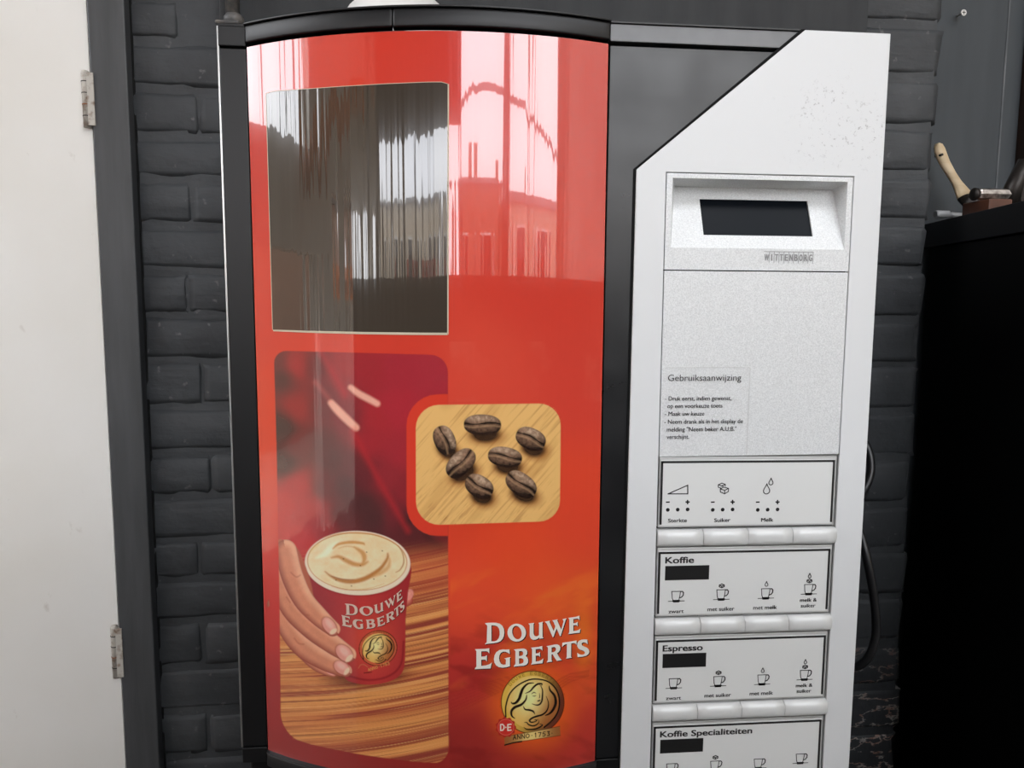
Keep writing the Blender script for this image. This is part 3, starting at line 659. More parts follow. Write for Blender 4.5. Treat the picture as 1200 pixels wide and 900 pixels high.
def paint(px, py):
    cv = Canvas(np.asarray(px, float), np.asarray(py, float)); paint_red(cv); paint_cup(cv); paint_beans(cv)
    emblem(cv, [[1, 0, 0], [0, 1, 0]])
    return np.clip(cv.c * GAIN, 0, .9)
def patch(name, x0, y0, x1, y1, step, off, parent, keep, mat):
    """a printed patch laid on the door's curved shell."""
    nx, ny = int((x1 - x0) / step) + 1, int((y1 - y0) / step) + 1
    gx, gy = np.meshgrid(np.linspace(x0, x1, nx), np.linspace(y0, y1, ny)); gx, gy = gx.ravel(), gy.ravel()
    k = np.arange(nx * ny).reshape(ny, nx); f = np.stack([k[:-1, :-1], k[1:, :-1], k[1:, 1:], k[:-1, 1:]], -1).reshape(-1, 4)
    ok = keep(gx, gy); f = f[ok[f].all(1)]; used = np.unique(f); mp = np.full(len(gx), -1); mp[used] = np.arange(len(used)); f = mp[f]; gx, gy = gx[used], gy[used]
    return mesh_np(name, hit(gx, gy, off), f, mat, parent, True, paint(gx, gy))
# ================================================================== SETTING
def struct(o): o['kind'] = 'structure'; return o
FLOOR, CEIL = -1.35, 3.3
YW = 0.45                      # face of the brick wall
struct(box('floor', M['concrete'], -3.6, 4.8, -5.2, 1.2, FLOOR - .1, FLOOR))
wall = struct(box('wall_back', M['brick'], -3.4, .740, YW + .0002, YW + .16, FLOOR, CEIL))
struct(box('wall_back_right', M['mortar'], 1.6, 4.6, YW + .006, YW + .2, FLOOR, CEIL))
struct(box('wall_recess', M['dark_gap'], .60, 1.75, .78, .86, FLOOR, CEIL))
SK = (.2, 3.0, -3.3, -1.7)                 # glazed strip in the roof: x0, x1, y0, y1
for q in ((-3.6, SK[0], -5.2, 1.2), (SK[1], 4.8, -5.2, 1.2), (SK[0], SK[1], -5.2, SK[2]), (SK[0], SK[1], SK[3], 1.2)):
    struct(box('ceiling', M['hall_ceiling'], *q, CEIL, CEIL + .1))
for x in (1.1, 2.1): struct(box('window_2_bar', M['dark_gap'], x, x + .05, SK[2], SK[3], CEIL, CEIL + .06))

def brick_mesh(x0, x1, z0, z1, yf, depth=.05, jag=0.0):
    """one hand-laid brick: uneven face and softened arrises."""
    nx, nz_ = 7, 4; v = []; f = []
    for j in range(nz_):
        for i in range(nx):
            a, b = i / (nx - 1), j / (nz_ - 1); ex = i in (0, nx - 1); ez = j in (0, nz_ - 1)
            if 0 < i < nx - 1: a = .04 + .92 * (i - 1) / (nx - 3)
            if 0 < j < nz_ - 1: b = .12 + .76 * (j - 1) / (nz_ - 3)
            y = yf + (.0022 if (ex or ez) else 0) + random.uniform(-.0014, .0014)
            x = x0 + a * (x1 - x0) + (random.uniform(-1, 1) * .0025 if ex else 0) + (random.uniform(-1, .6) * jag if i == nx - 1 else 0)
            z = z0 + b * (z1 - z0) + (random.uniform(-1, 1) * .0022 if ez else 0)
            v.append((x, y, z))
    K = nx * nz_
    ring = [i for i in range(nx)] + [j * nx + nx - 1 for j in range(1, nz_)] + [(nz_ - 1) * nx + i for i in range(nx - 2, -1, -1)] + [j * nx for j in range(nz_ - 2, 0, -1)]
    for j in range(nz_ - 1):
        for i in range(nx - 1): a = j * nx + i; f.append((a, a + 1, a + nx + 1, a + nx))
    for r in ring: v.append((v[r][0], yf + depth, v[r][2]))
    n = len(ring)
    for k in range(n): f.append((ring[k], K + k, K + (k + 1) % n, ring[(k + 1) % n]))
    return v, f
def brick(x0, x1, z0, z1, parent, mat, jag=0.0, yf=YW - .002):
    v, f = brick_mesh(x0, x1, z0, z1, yf, .05, jag); mb = MB(); mb.add(v, f); o = mb.build('brick', mat, parent, smooth=True)
    return o
# left field of bricks (pixel rows of the joints read at x = 205, of the upright joints as marked)
LJ = [-55, 3, 53, 109, 164, 214, 268, 321, 373, 426, 480, 534, 585, 636, 683, 731, 785, 838, 890, 945]
XBL = P(167, 400, YW)[0]
for k in range(len(LJ) - 1):
    zt, zb = P(205, LJ[k], YW)[2] - .0012, P(205, LJ[k + 1], YW)[2] + .0095
    xj = (-.325 if k % 2 else -.215) + random.uniform(-.012, .012); xe = -.03
    if k < 2: xe = P(264, 30, YW)[0]
    jg = random.uniform(-.002, .003)
    brick(XBL + jg, min(xj, xe) - .0025, zb, zt, wall, M['brick'])
    if k >= 2: brick(xj + .0025, xj + .21, zb, zt, wall, M['brick'])
# right pier of bricks
RJ = [-28, 33, 94, 152, 209, 264, 320, 378, 430, 485, 541, 594, 648, 700, 755, 806, 858, 912, 960]
XPR = .742
for k in range(len(RJ) - 1):
    zt, zb = P(1060, RJ[k], YW)[2] - .0012, P(1060, RJ[k + 1], YW)[2] + .0100
    xj = (.46 if k % 2 else .52) + random.uniform(-.01, .01); x1 = XPR + random.uniform(-.002, .007)
    mt = M['brick_chip'] if zb < -.55 else M['brick']
    brick(xj + .0025, x1, zb, zt, wall, mt, .004)
    brick(xj - .2, xj - .004, zb, zt, wall, mt)
# smooth painted board over the bricks above the machine
zb0 = P(700, 60, YW)[2]
tb = struct(box('trim_1', M['board'], P(262, 10, YW)[0], P(1008, 10, YW)[0], YW - .022, YW, zb0, P(700, -170, YW)[2], None, .001))
# door casing and the white door on the left
cx0, cx1 = P(124.5, 450, YW - .02)[0], P(163.5, 400, YW - .02)[0]
struct(box('trim_2', M['casing'], cx0, cx1, YW - .020, YW + .01, FLOOR, 1.0, None, .0015))
struct(box('trim_3', M['dark_gap'], cx0 - .004, XBL + .006, YW - .0018, YW + .0002, FLOOR, 1.0))
d1 = struct(box('door_1', M['white_door'], cx0 - .86, cx0 - .0035, YW - .012, YW + .03, FLOOR + .01, .80, None, .001))
struct(box('trim_4', M['casing'], cx0 - .87, cx1, YW - .02, YW + .05, .805, .92, None, .002))
def hinge(pyt, pyb, pxc):
    a, b = P(pxc, pyt, YW - .03), P(pxc, pyb, YW - .03); zt, zb = a[2], b[2]; x = cx0 - .0075
    h = MB(); h.tube([(x, YW - .017, zb), (x, YW - .017, zt - .004), (x, YW - .017, zt - .001), (x, YW - .017, zt)], [.0052, .0052, .0044, .002], 14)
    o = h.build('hinge', M['hinge'], d1, 0, True)
    n = 5
    for k in range(1, n):
        z = zb + (zt - zb) * k / n; g = MB(); g.tube([(x, YW - .017, z - .0006), (x, YW - .017, z + .0006)], .0056, 14); g.build('knuckle_joint', M['rust'] if k == 2 else M['dark_iron'], o)
    lf = MB().box(x + .003, cx0 + .004, YW - .022, YW - .012, zb + .002, zt - .004); lf.build('hinge_leaf', M['hinge'], o)
hinge(79, 147, 101); hinge(737, 799, 127)
# recess on the right: blue-grey panel with a pale upright seam
PY = .62
rp = struct(box('trim_5', M['board2'], .70, P(1196.5, 100, PY)[0], PY, PY + .02, FLOOR, 1.2, None, .001))
sx = P(1178, 60, PY)[0]
s_ = MB().box(sx, sx + .003, PY - .0008, PY + .001, .0, 1.0); s_.build('panel_seam', mottled('pale_seam', (.075, .084, .092), (.16, .17, .18), 30, .5, stretch=(1, 1, .5)), rp)
struct(box('trim_6', mottled('dark_brown_timber', (.02, .012, .009), (.045, .022, .015), 14, .6, stretch=(4, 4, .5)), P(1197, 100, PY)[0], 1.5, PY - .02, PY + .02, FLOOR, 1.2))
# countersunk screw in the blue-grey panel
sp_ = P(1121.5, 19, PY); sc_ = thing('screw', 'pale cross-head screw sticking out of the blue-grey panel', 'screw', tuple(sp_))
tl = -.018
h = MB(); h.tube([(sp_[0], PY + .004, sp_[2]), (sp_[0], PY - .014, sp_[2])], .0016, 10); h.build('shank', M['steel'], sc_)
h = MB(); h.tube([(sp_[0], PY - .013, sp_[2]), (sp_[0], PY - .0165, sp_[2]), (sp_[0], PY - .0172, sp_[2])], [.0018, .0052, .0049], 18); h.build('head', M['white_plastic'], sc_)
h = MB(); h.box(sp_[0] - .0028, sp_[0] + .0028, PY - .0176, PY - .0170, sp_[2] - .0005, sp_[2] + .0005); h.box(sp_[0] - .0005, sp_[0] + .0005, PY - .0176, PY - .0170, sp_[2] - .0028, sp_[2] + .0028); h.build('cross_slot', M['ink'], sc_)

# black cabinet in the recess, its end running forward past the pier
CT, CB = .1346, .0935
def ex(y): return .845 + (.6 - y) * (-.068 / .3)           # x of the slab's edge at depth y
cab = thing('cabinet', 'black cabinet with a thick black worktop in the recess right of the pier', 'cabinet', (1.1, .3, FLOOR))
def quadbox(name, mat, inset, z0, z1, ya, yb, xr, par, bev=.001):
    v = [(ex(ya) + inset, ya), (xr, ya), (xr, yb), (ex(yb) + inset, yb)]
    mb = MB(); mb.add([(x, y, z) for z in (z0, z1) for x, y in v], [(0, 3, 2, 1), (4, 5, 6, 7), (0, 1, 5, 4), (1, 2, 6, 5), (2, 3, 7, 6), (3, 0, 4, 7)]); return mb.build(name, mat, par, bev)
quadbox('worktop', M['cab_top'], 0, CB, CT, .12, .617, 1.45, cab)
quadbox('side_panel', M['cab'], .006, FLOOR + .08, CB - .001, .13, .60, 1.44, cab)
quadbox('plinth', M['cab'], .03, FLOOR, FLOOR + .08, .16, .58, 1.42, cab)

# things lying on the worktop
def on(px, py, y): return P(px, py, y)
yb_ = .565
T0, T1, T2, T3 = P(1101, 176, yb_ + .02), P(1115, 208, yb_ + .015), P(1127, 232, yb_), P(1134, 243, yb_ - .01)
br = thing('paint_brush', 'paint brush with a pale wooden handle leaning up from the black worktop', 'brush', (T3[0], T3[1], CT))
def flatblade(name, pts, wds, th, mat, par, smooth=True):
    """a flattened, tapering bar along pts lying roughly in the X-Z plane."""
    mb = MB(); n = 12; k = 0
    for i, (p, wd) in enumerate(zip(pts, wds)):
        t = np.array(pts[min(i + 1, len(pts) - 1)]) - np.array(pts[max(i - 1, 0)]); t = t / np.linalg.norm(t); a = np.array([-t[2], 0, t[0]]); a = a / np.linalg.norm(a); b = np.cross(t, a)
        for j in range(n): an = 2 * PI * j / n; mb.v.append(tuple(np.array(p) + a * wd * math.cos(an) + b * th * math.sin(an)))
    for i in range(len(pts) - 1):
        for j in range(n): mb.f.append((i * n + j, i * n + (j + 1) % n, (i + 1) * n + (j + 1) % n, (i + 1) * n + j))
    mb.f.append(tuple(range(n))[::-1]); mb.f.append(tuple((len(pts) - 1) * n + j for j in range(n)))
    return mb.build(name, mat, par, 0, smooth)
def Pp(l): return [P(a, b, c) for a, b, c in l]
flatblade('handle', Pp([(1098.2, 168.2, .585), (1099.3, 170.5, .585), (1101, 176, .584), (1104, 184, .582), (1107.3, 191.5, .58), (1115, 204.5, .575), (1121.3, 214.6, .57), (1127.0, 224, .565), (1131.5, 231.5, .56)]),
          [.0020, .0072, .0098, .0096, .0088, .0076, .0080, .0118, .0150], .006, M['wood'], br)
hh = P(1103, 181.5, .575); g = MB(); g.tube([(hh[0], .572, hh[2]), (hh[0], .590, hh[2])], .0020, 12); g.build('hanging_hole', M['dark_iron'], br)
flatblade('ferrule', Pp([(1131.3, 231.2, .5595), (1136, 235.5, .552), (1143, 239.5, .549), (1150, 241, .546)]), [.0148, .0140, .0120, .010], .007, M['dark_iron'], br)
b0 = P(1147, 240, .545); bb = MB(); bb.add([(b0[0], b0[1] + .012, CT + .001), (b0[0], b0[1] - .012, CT + .001), (b0[0] + .05, b0[1] - .016, CT + .001), (b0[0] + .05, b0[1] + .012, CT + .001),
    (b0[0], b0[1] + .012, CT + .013), (b0[0], b0[1] - .012, CT + .013), (b0[0] + .05, b0[1] - .016, CT + .008), (b0[0] + .05, b0[1] + .012, CT + .008)],
    [(0, 1, 2, 3), (4, 7, 6, 5), (0, 4, 5, 1), (1, 5, 6, 2), (2, 6, 7, 3), (3, 7, 4, 0)]); bb.build('bristles', M['bristle'], br, .001)
# wooden block with an old hammer on it
wb0 = P(1146, 238, .47); wb1 = P(1187, 231, .44)
blk = box('wooden_block', M['brown_wood'], wb0[0] - .004, wb1[0], .44, .50, CT, CT + .0215, None, .0015)
tag(blk, 'reddish brown wooden block under the iron hammer on the worktop', 'block')
ham = thing('hammer', 'dark iron hammer with a scratched bright edge on the brown block', 'hammer', (wb0[0], .46, CT + .0215))
hz = CT + .0215 + .0100; hx0, hx1 = P(1144, 220, .46)[0], P(1193, 222, .46)[0]
g = MB(); g.tube([(hx0, .468, hz), (hx0 + .002, .468, hz), (hx0 + .005, .468, hz), (hx0 + .009, .468, hz)], [.0075, .0098, .0098, .0080], 16); g.build('striking_face', M['dark_iron'], ham, 0, True)
g = MB(); g.tube([(hx0 + .008, .468, hz), (hx0 + .012, .468, hz), (hx1, .468, hz)], [.0080, .0092, .0092], 8); g.build('head', M['steel'], ham)
g = MB(); g.tube([(hx1 - .006, .472, CT + .014), (hx1 - .001, .468, hz + .012), (hx1 + .012, .462, hz + .05)], [.014, .013, .012], 12); g.build('handle', M['dark_iron'], ham, 0, True)
# socket and small spanner by the worktop's edge
sk0, sk1 = P(1096, 249.5, .52), P(1111.5, 250, .52)
so = thing('socket', 'small dull steel socket nearest the worktop corner', 'socket', (sk0[0], .52, CT)); zc = CT + .0065
g = MB(); g.tube([(sk0[0], .52, zc), (sk0[0] + .001, .52, zc), (sk1[0], .52, zc)], [.0050, .0060, .0060], 18); g.build('barrel', M['dull_steel'], so, 0)
g = MB(); g.tube([(sk1[0], .52, zc - .001), (sk1[0] + .007, .52, zc - .001)], [.0038, .0034], 14); g.build('drive_end', M['dull_steel'], so)
sw = thing('spanner', 'short bright chrome spanner lying beside the steel socket', 'spanner', (P(1130, 245, .545)[0], .545, CT))
w0, w1 = P(1113, 245, .548), P(1140, 245, .548); zc = CT + .0075
flatblade('shaft', [(w0[0], .548, zc), (w0[0] + .004, .548, zc), (w0[0] + .012, .548, zc), (w1[0], .548, zc + .001)], [.002, .0065, .0058, .0040], .006, M['dull_steel'], sw)
g = MB(); g.tube([(w1[0] - .001, .548, zc - .006), (w1[0] - .001, .548, zc + .0055)], [.0085, .0085], 14); g.build('ring_end', M['chrome'], sw, .0008)

# iron pipe with a flange, seen above the machine's left corner
pb = P(268.5, 24, YW - .04); pp = thing('conduit_pipe', 'dark painted iron pipe with a flange above the machine\'s left corner', 'pipe', (pb[0], YW - .04, pb[2] - .01))
g = MB(); g.tube([(P(272.5, 20, YW - .04)[0], YW - .038, pb[2] - .004), (P(272, 20, YW - .04)[0], YW - .038, CEIL - .0)], .0088, 14); g.build('tube', M['pipe'], pp, 0, True)
g = MB(); x0, x1 = P(252.5, 24, YW - .05)[0], P(281, 24, YW - .05)[0]; g.box(x0, x1, YW - .055, YW - .022, P(268, 29, YW - .05)[2], P(268, 24.5, YW - .05)[2]); g.build('flange', M['pipe'], pp, .002)
g = MB(); q = P(266, 21, YW - .05); g.tube([(q[0] + .006, YW - .04, q[2] - .006), (q[0] + .006, YW - .04, q[2] + .004), (q[0] + .006, YW - .04, q[2] + .008)], [.013, .0125, .0092], 14); g.build('collar', M['pipe'], pp, 0, True)

# ================================================================== THE REST OF THE HALL AND THE COURTYARD (what the gloss reflects)
for ya, yb2, za in ((-5.2, -3.0, FLOOR), (-3.0, -.3, .15), (-.3, 1.2, FLOOR)): struct(box('wall_right', M['hall_wall'], 3.3, 3.5, ya, yb2, za, CEIL))  # low side opening added to brighten the brick pier
struct(box('ground_right', M['courtyard'], 3.5, 30, -5.2, 8, FLOOR - .12, FLOOR - .02)); struct(box('ground_left', M['courtyard'], -30, -3.4, -5.2, 8, FLOOR - .12, FLOOR - .02))
# left side wall, high window strip; low opening added to brighten the white door
WL = -3.2
for ya, yb2, za, zb2 in ((-5.2, -4.6, FLOOR, .80), (-4.6, -2.9, FLOOR, .0), (-4.6, -2.9, .66, .80), (-2.9, -2.2, FLOOR, .80), (-2.2, -.3, .25, .80), (-.3, 1.2, FLOOR, .80)):
    struct(box('wall_left', M['hall_wall'], WL - .2, WL, ya, yb2, za, zb2))
for x0 in (WL - .12,): struct(box('window_3_bar', M['dark_gap'], x0, x0 + .04, -3.9, -3.8, 0, .66))
struct(box('wall_left_upper', M['hall_wall'], WL - .2, WL, -5.2, 1.2, 2.9, CEIL))
for a, b in ((-5.2, -2.0), (.35, 1.2)): struct(box('wall_left_pier', M['hall_wall'], WL - .2, WL, a, b, .80, 2.9))
for y in (-1.62, -1.30, -.70, -.15): struct(box('window_1_bar', M['dark_gap'], WL - .1, WL - .05, y, y + .035, .80, 2.9))
# front of the hall: wide opening on the right, dark timber on the left above a transom light
YF = -5.0
struct(box('wall_front', M['hall_dark'], -3.4, -.42, YF - .15, YF, 1.27, CEIL))
struct(box('wall_front_lower', M['hall_dark'], -3.4, -3.0, YF - .15, YF, FLOOR, 1.27))
struct(box('wall_front_right', M['hall_wall'], 3.05, 4.7, YF - .15, YF, FLOOR, CEIL))
for x, wd in ((-.42, .10), (1.02, .16), (1.24, .03), (2.1, .03), (-1.55, .12)): struct(box('trim_post', M['hall_dark'], x, x + wd, YF - .1, YF - .02, FLOOR, CEIL))
arc = MB(); arc.tube([(a_, YF - .06, b_) for a_, b_ in catmull([(-.5, 1.30), (-.1, 1.44), (.4, 1.52), (1.2, 1.48), (2.1, 1.36), (3.06, 1.12)], 6)], .03, 8); struct(arc.build('trim_arch_bar', M['hall_dark'], None, 0, True))
struct(box('ground', M['courtyard'], -40, 40, -60, -5.2, FLOOR - .12, FLOOR - .02))
def house(name, label, x0, x1, y, top, mat, wins, roofh=0.6, chim=()):
    t = thing(name, label, 'building', ((x0 + x1) / 2, y - 2, FLOOR - .02))
    box('wall', mat, x0, x1, y - 4, y, FLOOR - .02, top, t)
    r = MB(); r.add([(x0 - .1, y + .1, top), (x1 + .1, y + .1, top), (x1 + .1, y - 4, top), (x0 - .1, y - 4, top), (x0, y - 1.5, top + roofh), (x1, y - 1.5, top + roofh)],
                    [(0, 1, 5, 4), (2, 3, 4, 5), (0, 4, 3), (1, 2, 5), (0, 3, 2, 1)]); r.build('roof', M['roof'], t)
    for cx, ch in chim: box('chimney', M['facade_b'], cx - .22, cx + .22, y - 1.2, y - .8, top, top + roofh + ch, t)
    for wx, wz, ww, wh in wins:
        f = box('window', M['white_plastic'], wx - ww / 2 - .05, wx + ww / 2 + .05, y, y + .05, wz - .05, wz + wh + .05, t)
        box('pane', M['pane'], wx - ww / 2, wx + ww / 2, y + .04, y + .06, wz, wz + wh, f)
house('house', 'brown brick house across the yard, behind the viewer', -1.4, 2.6, -14, 2.15, M['facade_b'], [(-.4, 0, .8, 1.2), (1.2, 0, .8, 1.2)], .35, [(.25, .55), (2.2, .25)])
house('house', 'beige rendered house across the yard, behind the viewer', 2.9, 9.5, -13, 1.75, M['facade_a'], [(4, 0, .9, 1.3), (6, 0, .9, 1.3)], .4, [(4.6, .4)])
house('house', 'long beige workshop left across the yard, behind the viewer', -9, -1.9, -12.5, 1.75, M['facade_a'], [(-3, -.2, 1.0, 1.3), (-5.4, -.2, 1.0, 1.3)], .3, [])
def shed(label, x0, x1, y0, y1, top, mat):
    t = thing('shed', label, 'building', ((x0 + x1) / 2, (y0 + y1) / 2, FLOOR - .02)); box('wall', mat, x0, x1, y0, y1, FLOOR - .02, top, t); box('roof', M['roof'], x0 - .1, x1 + .1, y0 - .1, y1 + .1, top, top + .08, t)
shed('brown brick shed outside the hall\'s left side door', -9, -6.4, -7, 3, 1.1, M['facade_b']); shed('white rendered shed outside the hall\'s right side door', 6.2, 9, -7, 3, 1.1, M['white_render'])
# dark bench added behind the viewer to block low daylight from the machine
bn = thing('light_block_bench', 'long dark bench behind the viewer, added to block low daylight', 'bench', (.4, -1.6, FLOOR))
box('carcass', M['hall_dark'], -1.25, 1.6, -1.95, -1.30, FLOOR, .02, bn)
box('worktop', M['cab_top'], -1.3, 1.65, -2.0, -1.25, .02, .06, bn, .004)
for q in range(4): 
    x = -1.22 + q * .70; dr = box('door', M['hall_dark'], x, x + .60, -1.30, -1.28, FLOOR + .1, -.01, bn, .003); box('handle', M['steel'], x + .26, x + .34, -1.28, -1.265, -.2, -.185, dr)
def skip(label, x0, x1, y0, y1, z1, mat):
    t = thing('skip', label, 'skip', ((x0 + x1) / 2, (y0 + y1) / 2, FLOOR - .02)); z0 = FLOOR - .02; mb = MB(); w_ = .04
    for q in ((x0, x1, y0, y0 + w_), (x0, x1, y1 - w_, y1), (x0, x0 + w_, y0 + w_, y1 - w_), (x1 - w_, x1, y0 + w_, y1 - w_)): mb.box(*q, z0, z1)
    mb.box(x0 + w_, x1 - w_, y0 + w_, y1 - w_, z0, z0 + .04); mb.build('shell', mat, t, .004); box('rim', mat, x0 - .03, x1 + .03, y1, y1 + .03, z1 - .08, z1, t)
skip('orange steel skip in the yard outside the left side window', -5.3, -4.5, -5.0, -4.0, .30, M['orange']); skip('red steel skip in the yard in front of the long workshop', -2.9, -1.9, -8.6, -7.6, .46, M['red_paint'])
br_ = MB(); br_.tube([(-2.85, -1.70, .56), (-2.75, -2.05, .80), (-2.65, -2.5, 1.0), (-2.5, -3.2, 1.18)], .10, 12); struct(br_.build('trim_roof_brace', M['orange'], None, 0, True))
portal(((SK[0] + SK[1]) / 2, (SK[2] + SK[3]) / 2, CEIL + .05), (0, 0, 0), SK[1] - SK[0], SK[3] - SK[2])
portal((WL - .02, -.9, 1.85), (PI / 2, 0, -PI / 2), 2.5, 2.1)
portal((1.3, YF + .02, .95), (PI / 2, 0, PI), 3.5, 4.6)
# ================================================================== VENDING MACHINE
vm = thing('vending_machine', 'coffee vending machine with a curved red picture door and silver control panel', 'vending machine', (.11, .2, FLOOR))
XP0, XP1 = .1716, .3962                # silver plate
BOT = -.66
housing = box('housing', M['black_plastic'], -.176, .392, .052, .42, BOT, .2300, vm, .002)
box('top_lid', M['black_plastic'], -.1830, .3170, .047, .425, .2316, .2334, vm)
box('base_cabinet', M['black_plastic'], -.15, .38, .07, .41, FLOOR, BOT, vm, .003)
box('drip_bay', M['dark_gap'], -.150, .168, .060, .07, BOT, -.4395, vm)
# left post: flat black face with seams, bare metal edge
PYF = .046
box('left_post', M['black_plastic'], -.1805, -.1584, PYF, .10, -.4210, .2129, vm, .0008)
box('corner_cap', M['black_plastic'], -.1812, -.1584, PYF - .0006, .10, .2146, .2312, vm, .0008)
box('corner_cap', M['black_plastic'], -.1812, -.1584, PYF - .0006, .10, -.4372, -.4222, vm, .0008)
box('edge_strip', M['metal_edge'], -.1822, -.1808, PYF + .0004, .10, -.4216, .2310, vm)
# bands above and below the door follow its curve
def band(name, z0, z1, off, mat, x0=XL, x1=XR, th=.012, bev=.0012, lean=0.):
    n = 40; xs = np.linspace(x0, x1, n); mb = MB(); v = []
    for x in xs:
        yf = float(door_y(x, off)); v += [(x, yf, z0), (x, yf + lean, z1), (x, yf + th, z1), (x, yf + th, z0)]
    f = []
    for i in range(n - 1):
        a = i * 4; b = a + 4
        for q in range(4): f.append((a + q, b + q, b + (q + 1) % 4, a + (q + 1) % 4))
    f += [(0, 1, 2, 3), tuple((n - 1) * 4 + q for q in (3, 2, 1, 0))]; mb.add(v, f); return mb.build(name, mat, vm, bev, True, 2, .7)
xs_ = P(460, 20, -.012)[0]
band('top_band', .2168, .2310, .0030, M['band'], XL, xs_ - .0002, lean=.0009); band('top_band', .2168, .2310, .0030, M['band'], xs_ + .0002, XR, lean=.0009)
band('top_rim', .2312, .2328, .0042, M['black_plastic'], XL - .001, XR + .001, .05, .0004)
band('bottom_band', -.4395, -.4270, .0030, M['band']); 
band('bottom_lip', -.4262, -.4250, .0042, M['metal_edge' if False else 'band'], XL, XR, .03, .0003)
band('inner_gap', -.4262, .2166, -.010, M['dark_gap'], XL, XR, .004, 0)
# flat right part of the frame
def plate_x(z):                        # left outline of the silver plate at height z
    a, b = np.array([.1740, .1116]), np.array([.3188, .2315])
    if z <= a[1]: return XP0 + (.1740 - XP0) * max(0, (z + .4339)) / (.1116 + .4339)
    return a[0] + (z - a[1]) / (b[1] - a[1]) * (b[0] - a[0])
Y1 = .0010
fl = [(XR + .0009, .2132), (plate_x(.2132) - .0018, .2132), (plate_x(.1116) - .0012, .1112), (plate_x(-.43) - .0012, -.4235), (XR + .0002, -.4235)]
MB().prism(fl, Y1, .012).build('frame_panel', M['dusty_black'], vm, .0006)
tb_ = [(XR + .0009, .2166), (plate_x(.2166) - .0018, .2166), (plate_x(.2306) - .0018, .2312), (XR + .0009, .2312)]
tbm = MB().prism(tb_, Y1 - .0004, .012); tbm.v = [(x, y + (.0009 if z > .225 and y < .005 else 0), z) for x, y, z in tbm.v]
tbm.build('frame_top_bar', M['dusty_sheen_bar'], vm, .0006)
MB().prism([(XR, -.4395), (plate_x(-.44) - .0012, -.4395), (plate_x(-.43) - .0012, -.4248), (XR, -.4248)], Y1 - .0006, .012).build('frame_bottom_bar', M['black_plastic'], vm, .0006)
MB().prism([(XR + .0006, .2312), (.3186, .2312), (.3186, .2328), (XR + .0006, .2328)], Y1 - .0012, .05).build('top_rim', M['black_plastic'], vm, .0003)
# thin black outline of the plate's slanting edge
MB().prism([(.3192, .2326), (.3160, .2326), (.1720, .1124), (.1697, -.4395), (.1716, -.4395), (.1740, .1116), (.3188, .2315)], -.0004, .010).build('plate_outline', M['dark_gap'], vm)
box('frame_core', M['dark_gap'], XR - .002, .392, .0285, .053, BOT, .2300, vm)

# silver plate with the tall slot for the control modules
HX0, HX1, HZ = .1997, .3700, .1100
mb = MB(); ob = [(XP0, BOT), (plate_x(-.43), -.43), (.1740, .1116), (.3188, .2315), (XP1, .2315), (XP1, BOT), (HX1, BOT), (HX1, HZ), (HX0, HZ), (HX0, BOT)]
flat, tr = tess([ob]); n = len(flat)
mb.add([(x, -.0022, z) for x, z in flat] + [(x, .0060, z) for x, z in flat], tr + [tuple(n + i for i in t[::-1]) for t in tr] + [(i, (i + 1) % n, n + (i + 1) % n, n + i) for i in range(n)])
mb.build('front_plate', M['silver'], vm, .0004, False, 1)
PF = -.0022
box('slot_backing', M['dark_gap'], HX0 - .002, HX1 + .002, .0050, .0056, BOT, .030, vm)

# display module: ring with a sloping, sunk bay
X0, X1 = .2006, .3691
disp = thing  # (placeholder name is not used)
DZ0, DZ1 = .0272, .1092
bx0, bx1, bz0, bz1 = .2058, .3642, .0462, .1052      # bay opening
YD = PF + .0003
BD = .023                                             # depth of the bay at its top
tz = P(883, 220.6, YD + BD)[2]; tx0, tx1 = P(790.5, 218.8, YD + BD)[0], P(976, 222.5, YD + BD)[0]
mb = MB()
o4 = [(X0, DZ0), (X1, DZ0), (X1, DZ1), (X0, DZ1)]; i4 = [(bx0, bz0), (bx1, bz0), (bx1, bz1), (bx0, bz1)]
mb.add([(x, YD, z) for x, z in o4 + i4], [(0, 1, 5, 4), (1, 2, 6, 5), (2, 3, 7, 6), (3, 0, 4, 7)])
# bay walls and sloping back; the display sits in a window of the slope
def slope(x, z): return YD + BD * (z - bz0) / (tz - bz0)
def pslope(px, py):
    q = MW @ np.array([px - 600, py - 450, FPX]); k = BD / (tz - bz0)
    t = (YD - k * bz0 - CP[1] + k * CP[2]) / (q[1] - k * q[2]); p = CP + q * t; return p
L4 = [pslope(*q) for q in ((823, 275.6), (950.5, 276.8), (948.3, 235.4), (821.2, 233.5))]
z0_, z1_ = (L4[0][2] + L4[1][2]) / 2, (L4[2][2] + L4[3][2]) / 2; lx0, lx1 = (L4[0][0] + L4[3][0]) / 2, (L4[1][0] + L4[2][0]) / 2
s4 = [(bx0, bz0), (bx1, bz0), (tx1, tz), (tx0, tz)]; w4 = [(lx0, z0_), (lx1, z0_), (lx1, z1_), (lx0, z1_)]
vs = [(x, slope(x, z), z) for x, z in s4 + w4]; k = len(mb.v)
mb.add(vs, [(0, 1, 5, 4), (1, 2, 6, 5), (2, 3, 7, 6), (3, 0, 4, 7)])
kk = k  # bay side walls and top wall
mb.add([(bx0, YD, bz0), (bx0, YD, bz1), (tx0, slope(0, tz), tz)], [(0, 1, 2)]); mb.add([(bx1, YD, bz0), (bx1, YD, bz1), (tx1, slope(0, tz), tz)], [(0, 2, 1)])
mb.add([(bx0, YD, bz1), (bx1, YD, bz1), (tx1, slope(0, tz), tz), (tx0, slope(0, tz), tz)], [(0, 1, 2, 3)])
mb.add([(x, slope(x, z), z) for x, z in w4] + [(x, slope(x, z) + .0022, z) for x, z in w4], [(0, 1, 5, 4), (1, 2, 6, 5), (2, 3, 7, 6), (3, 0, 4, 7)])
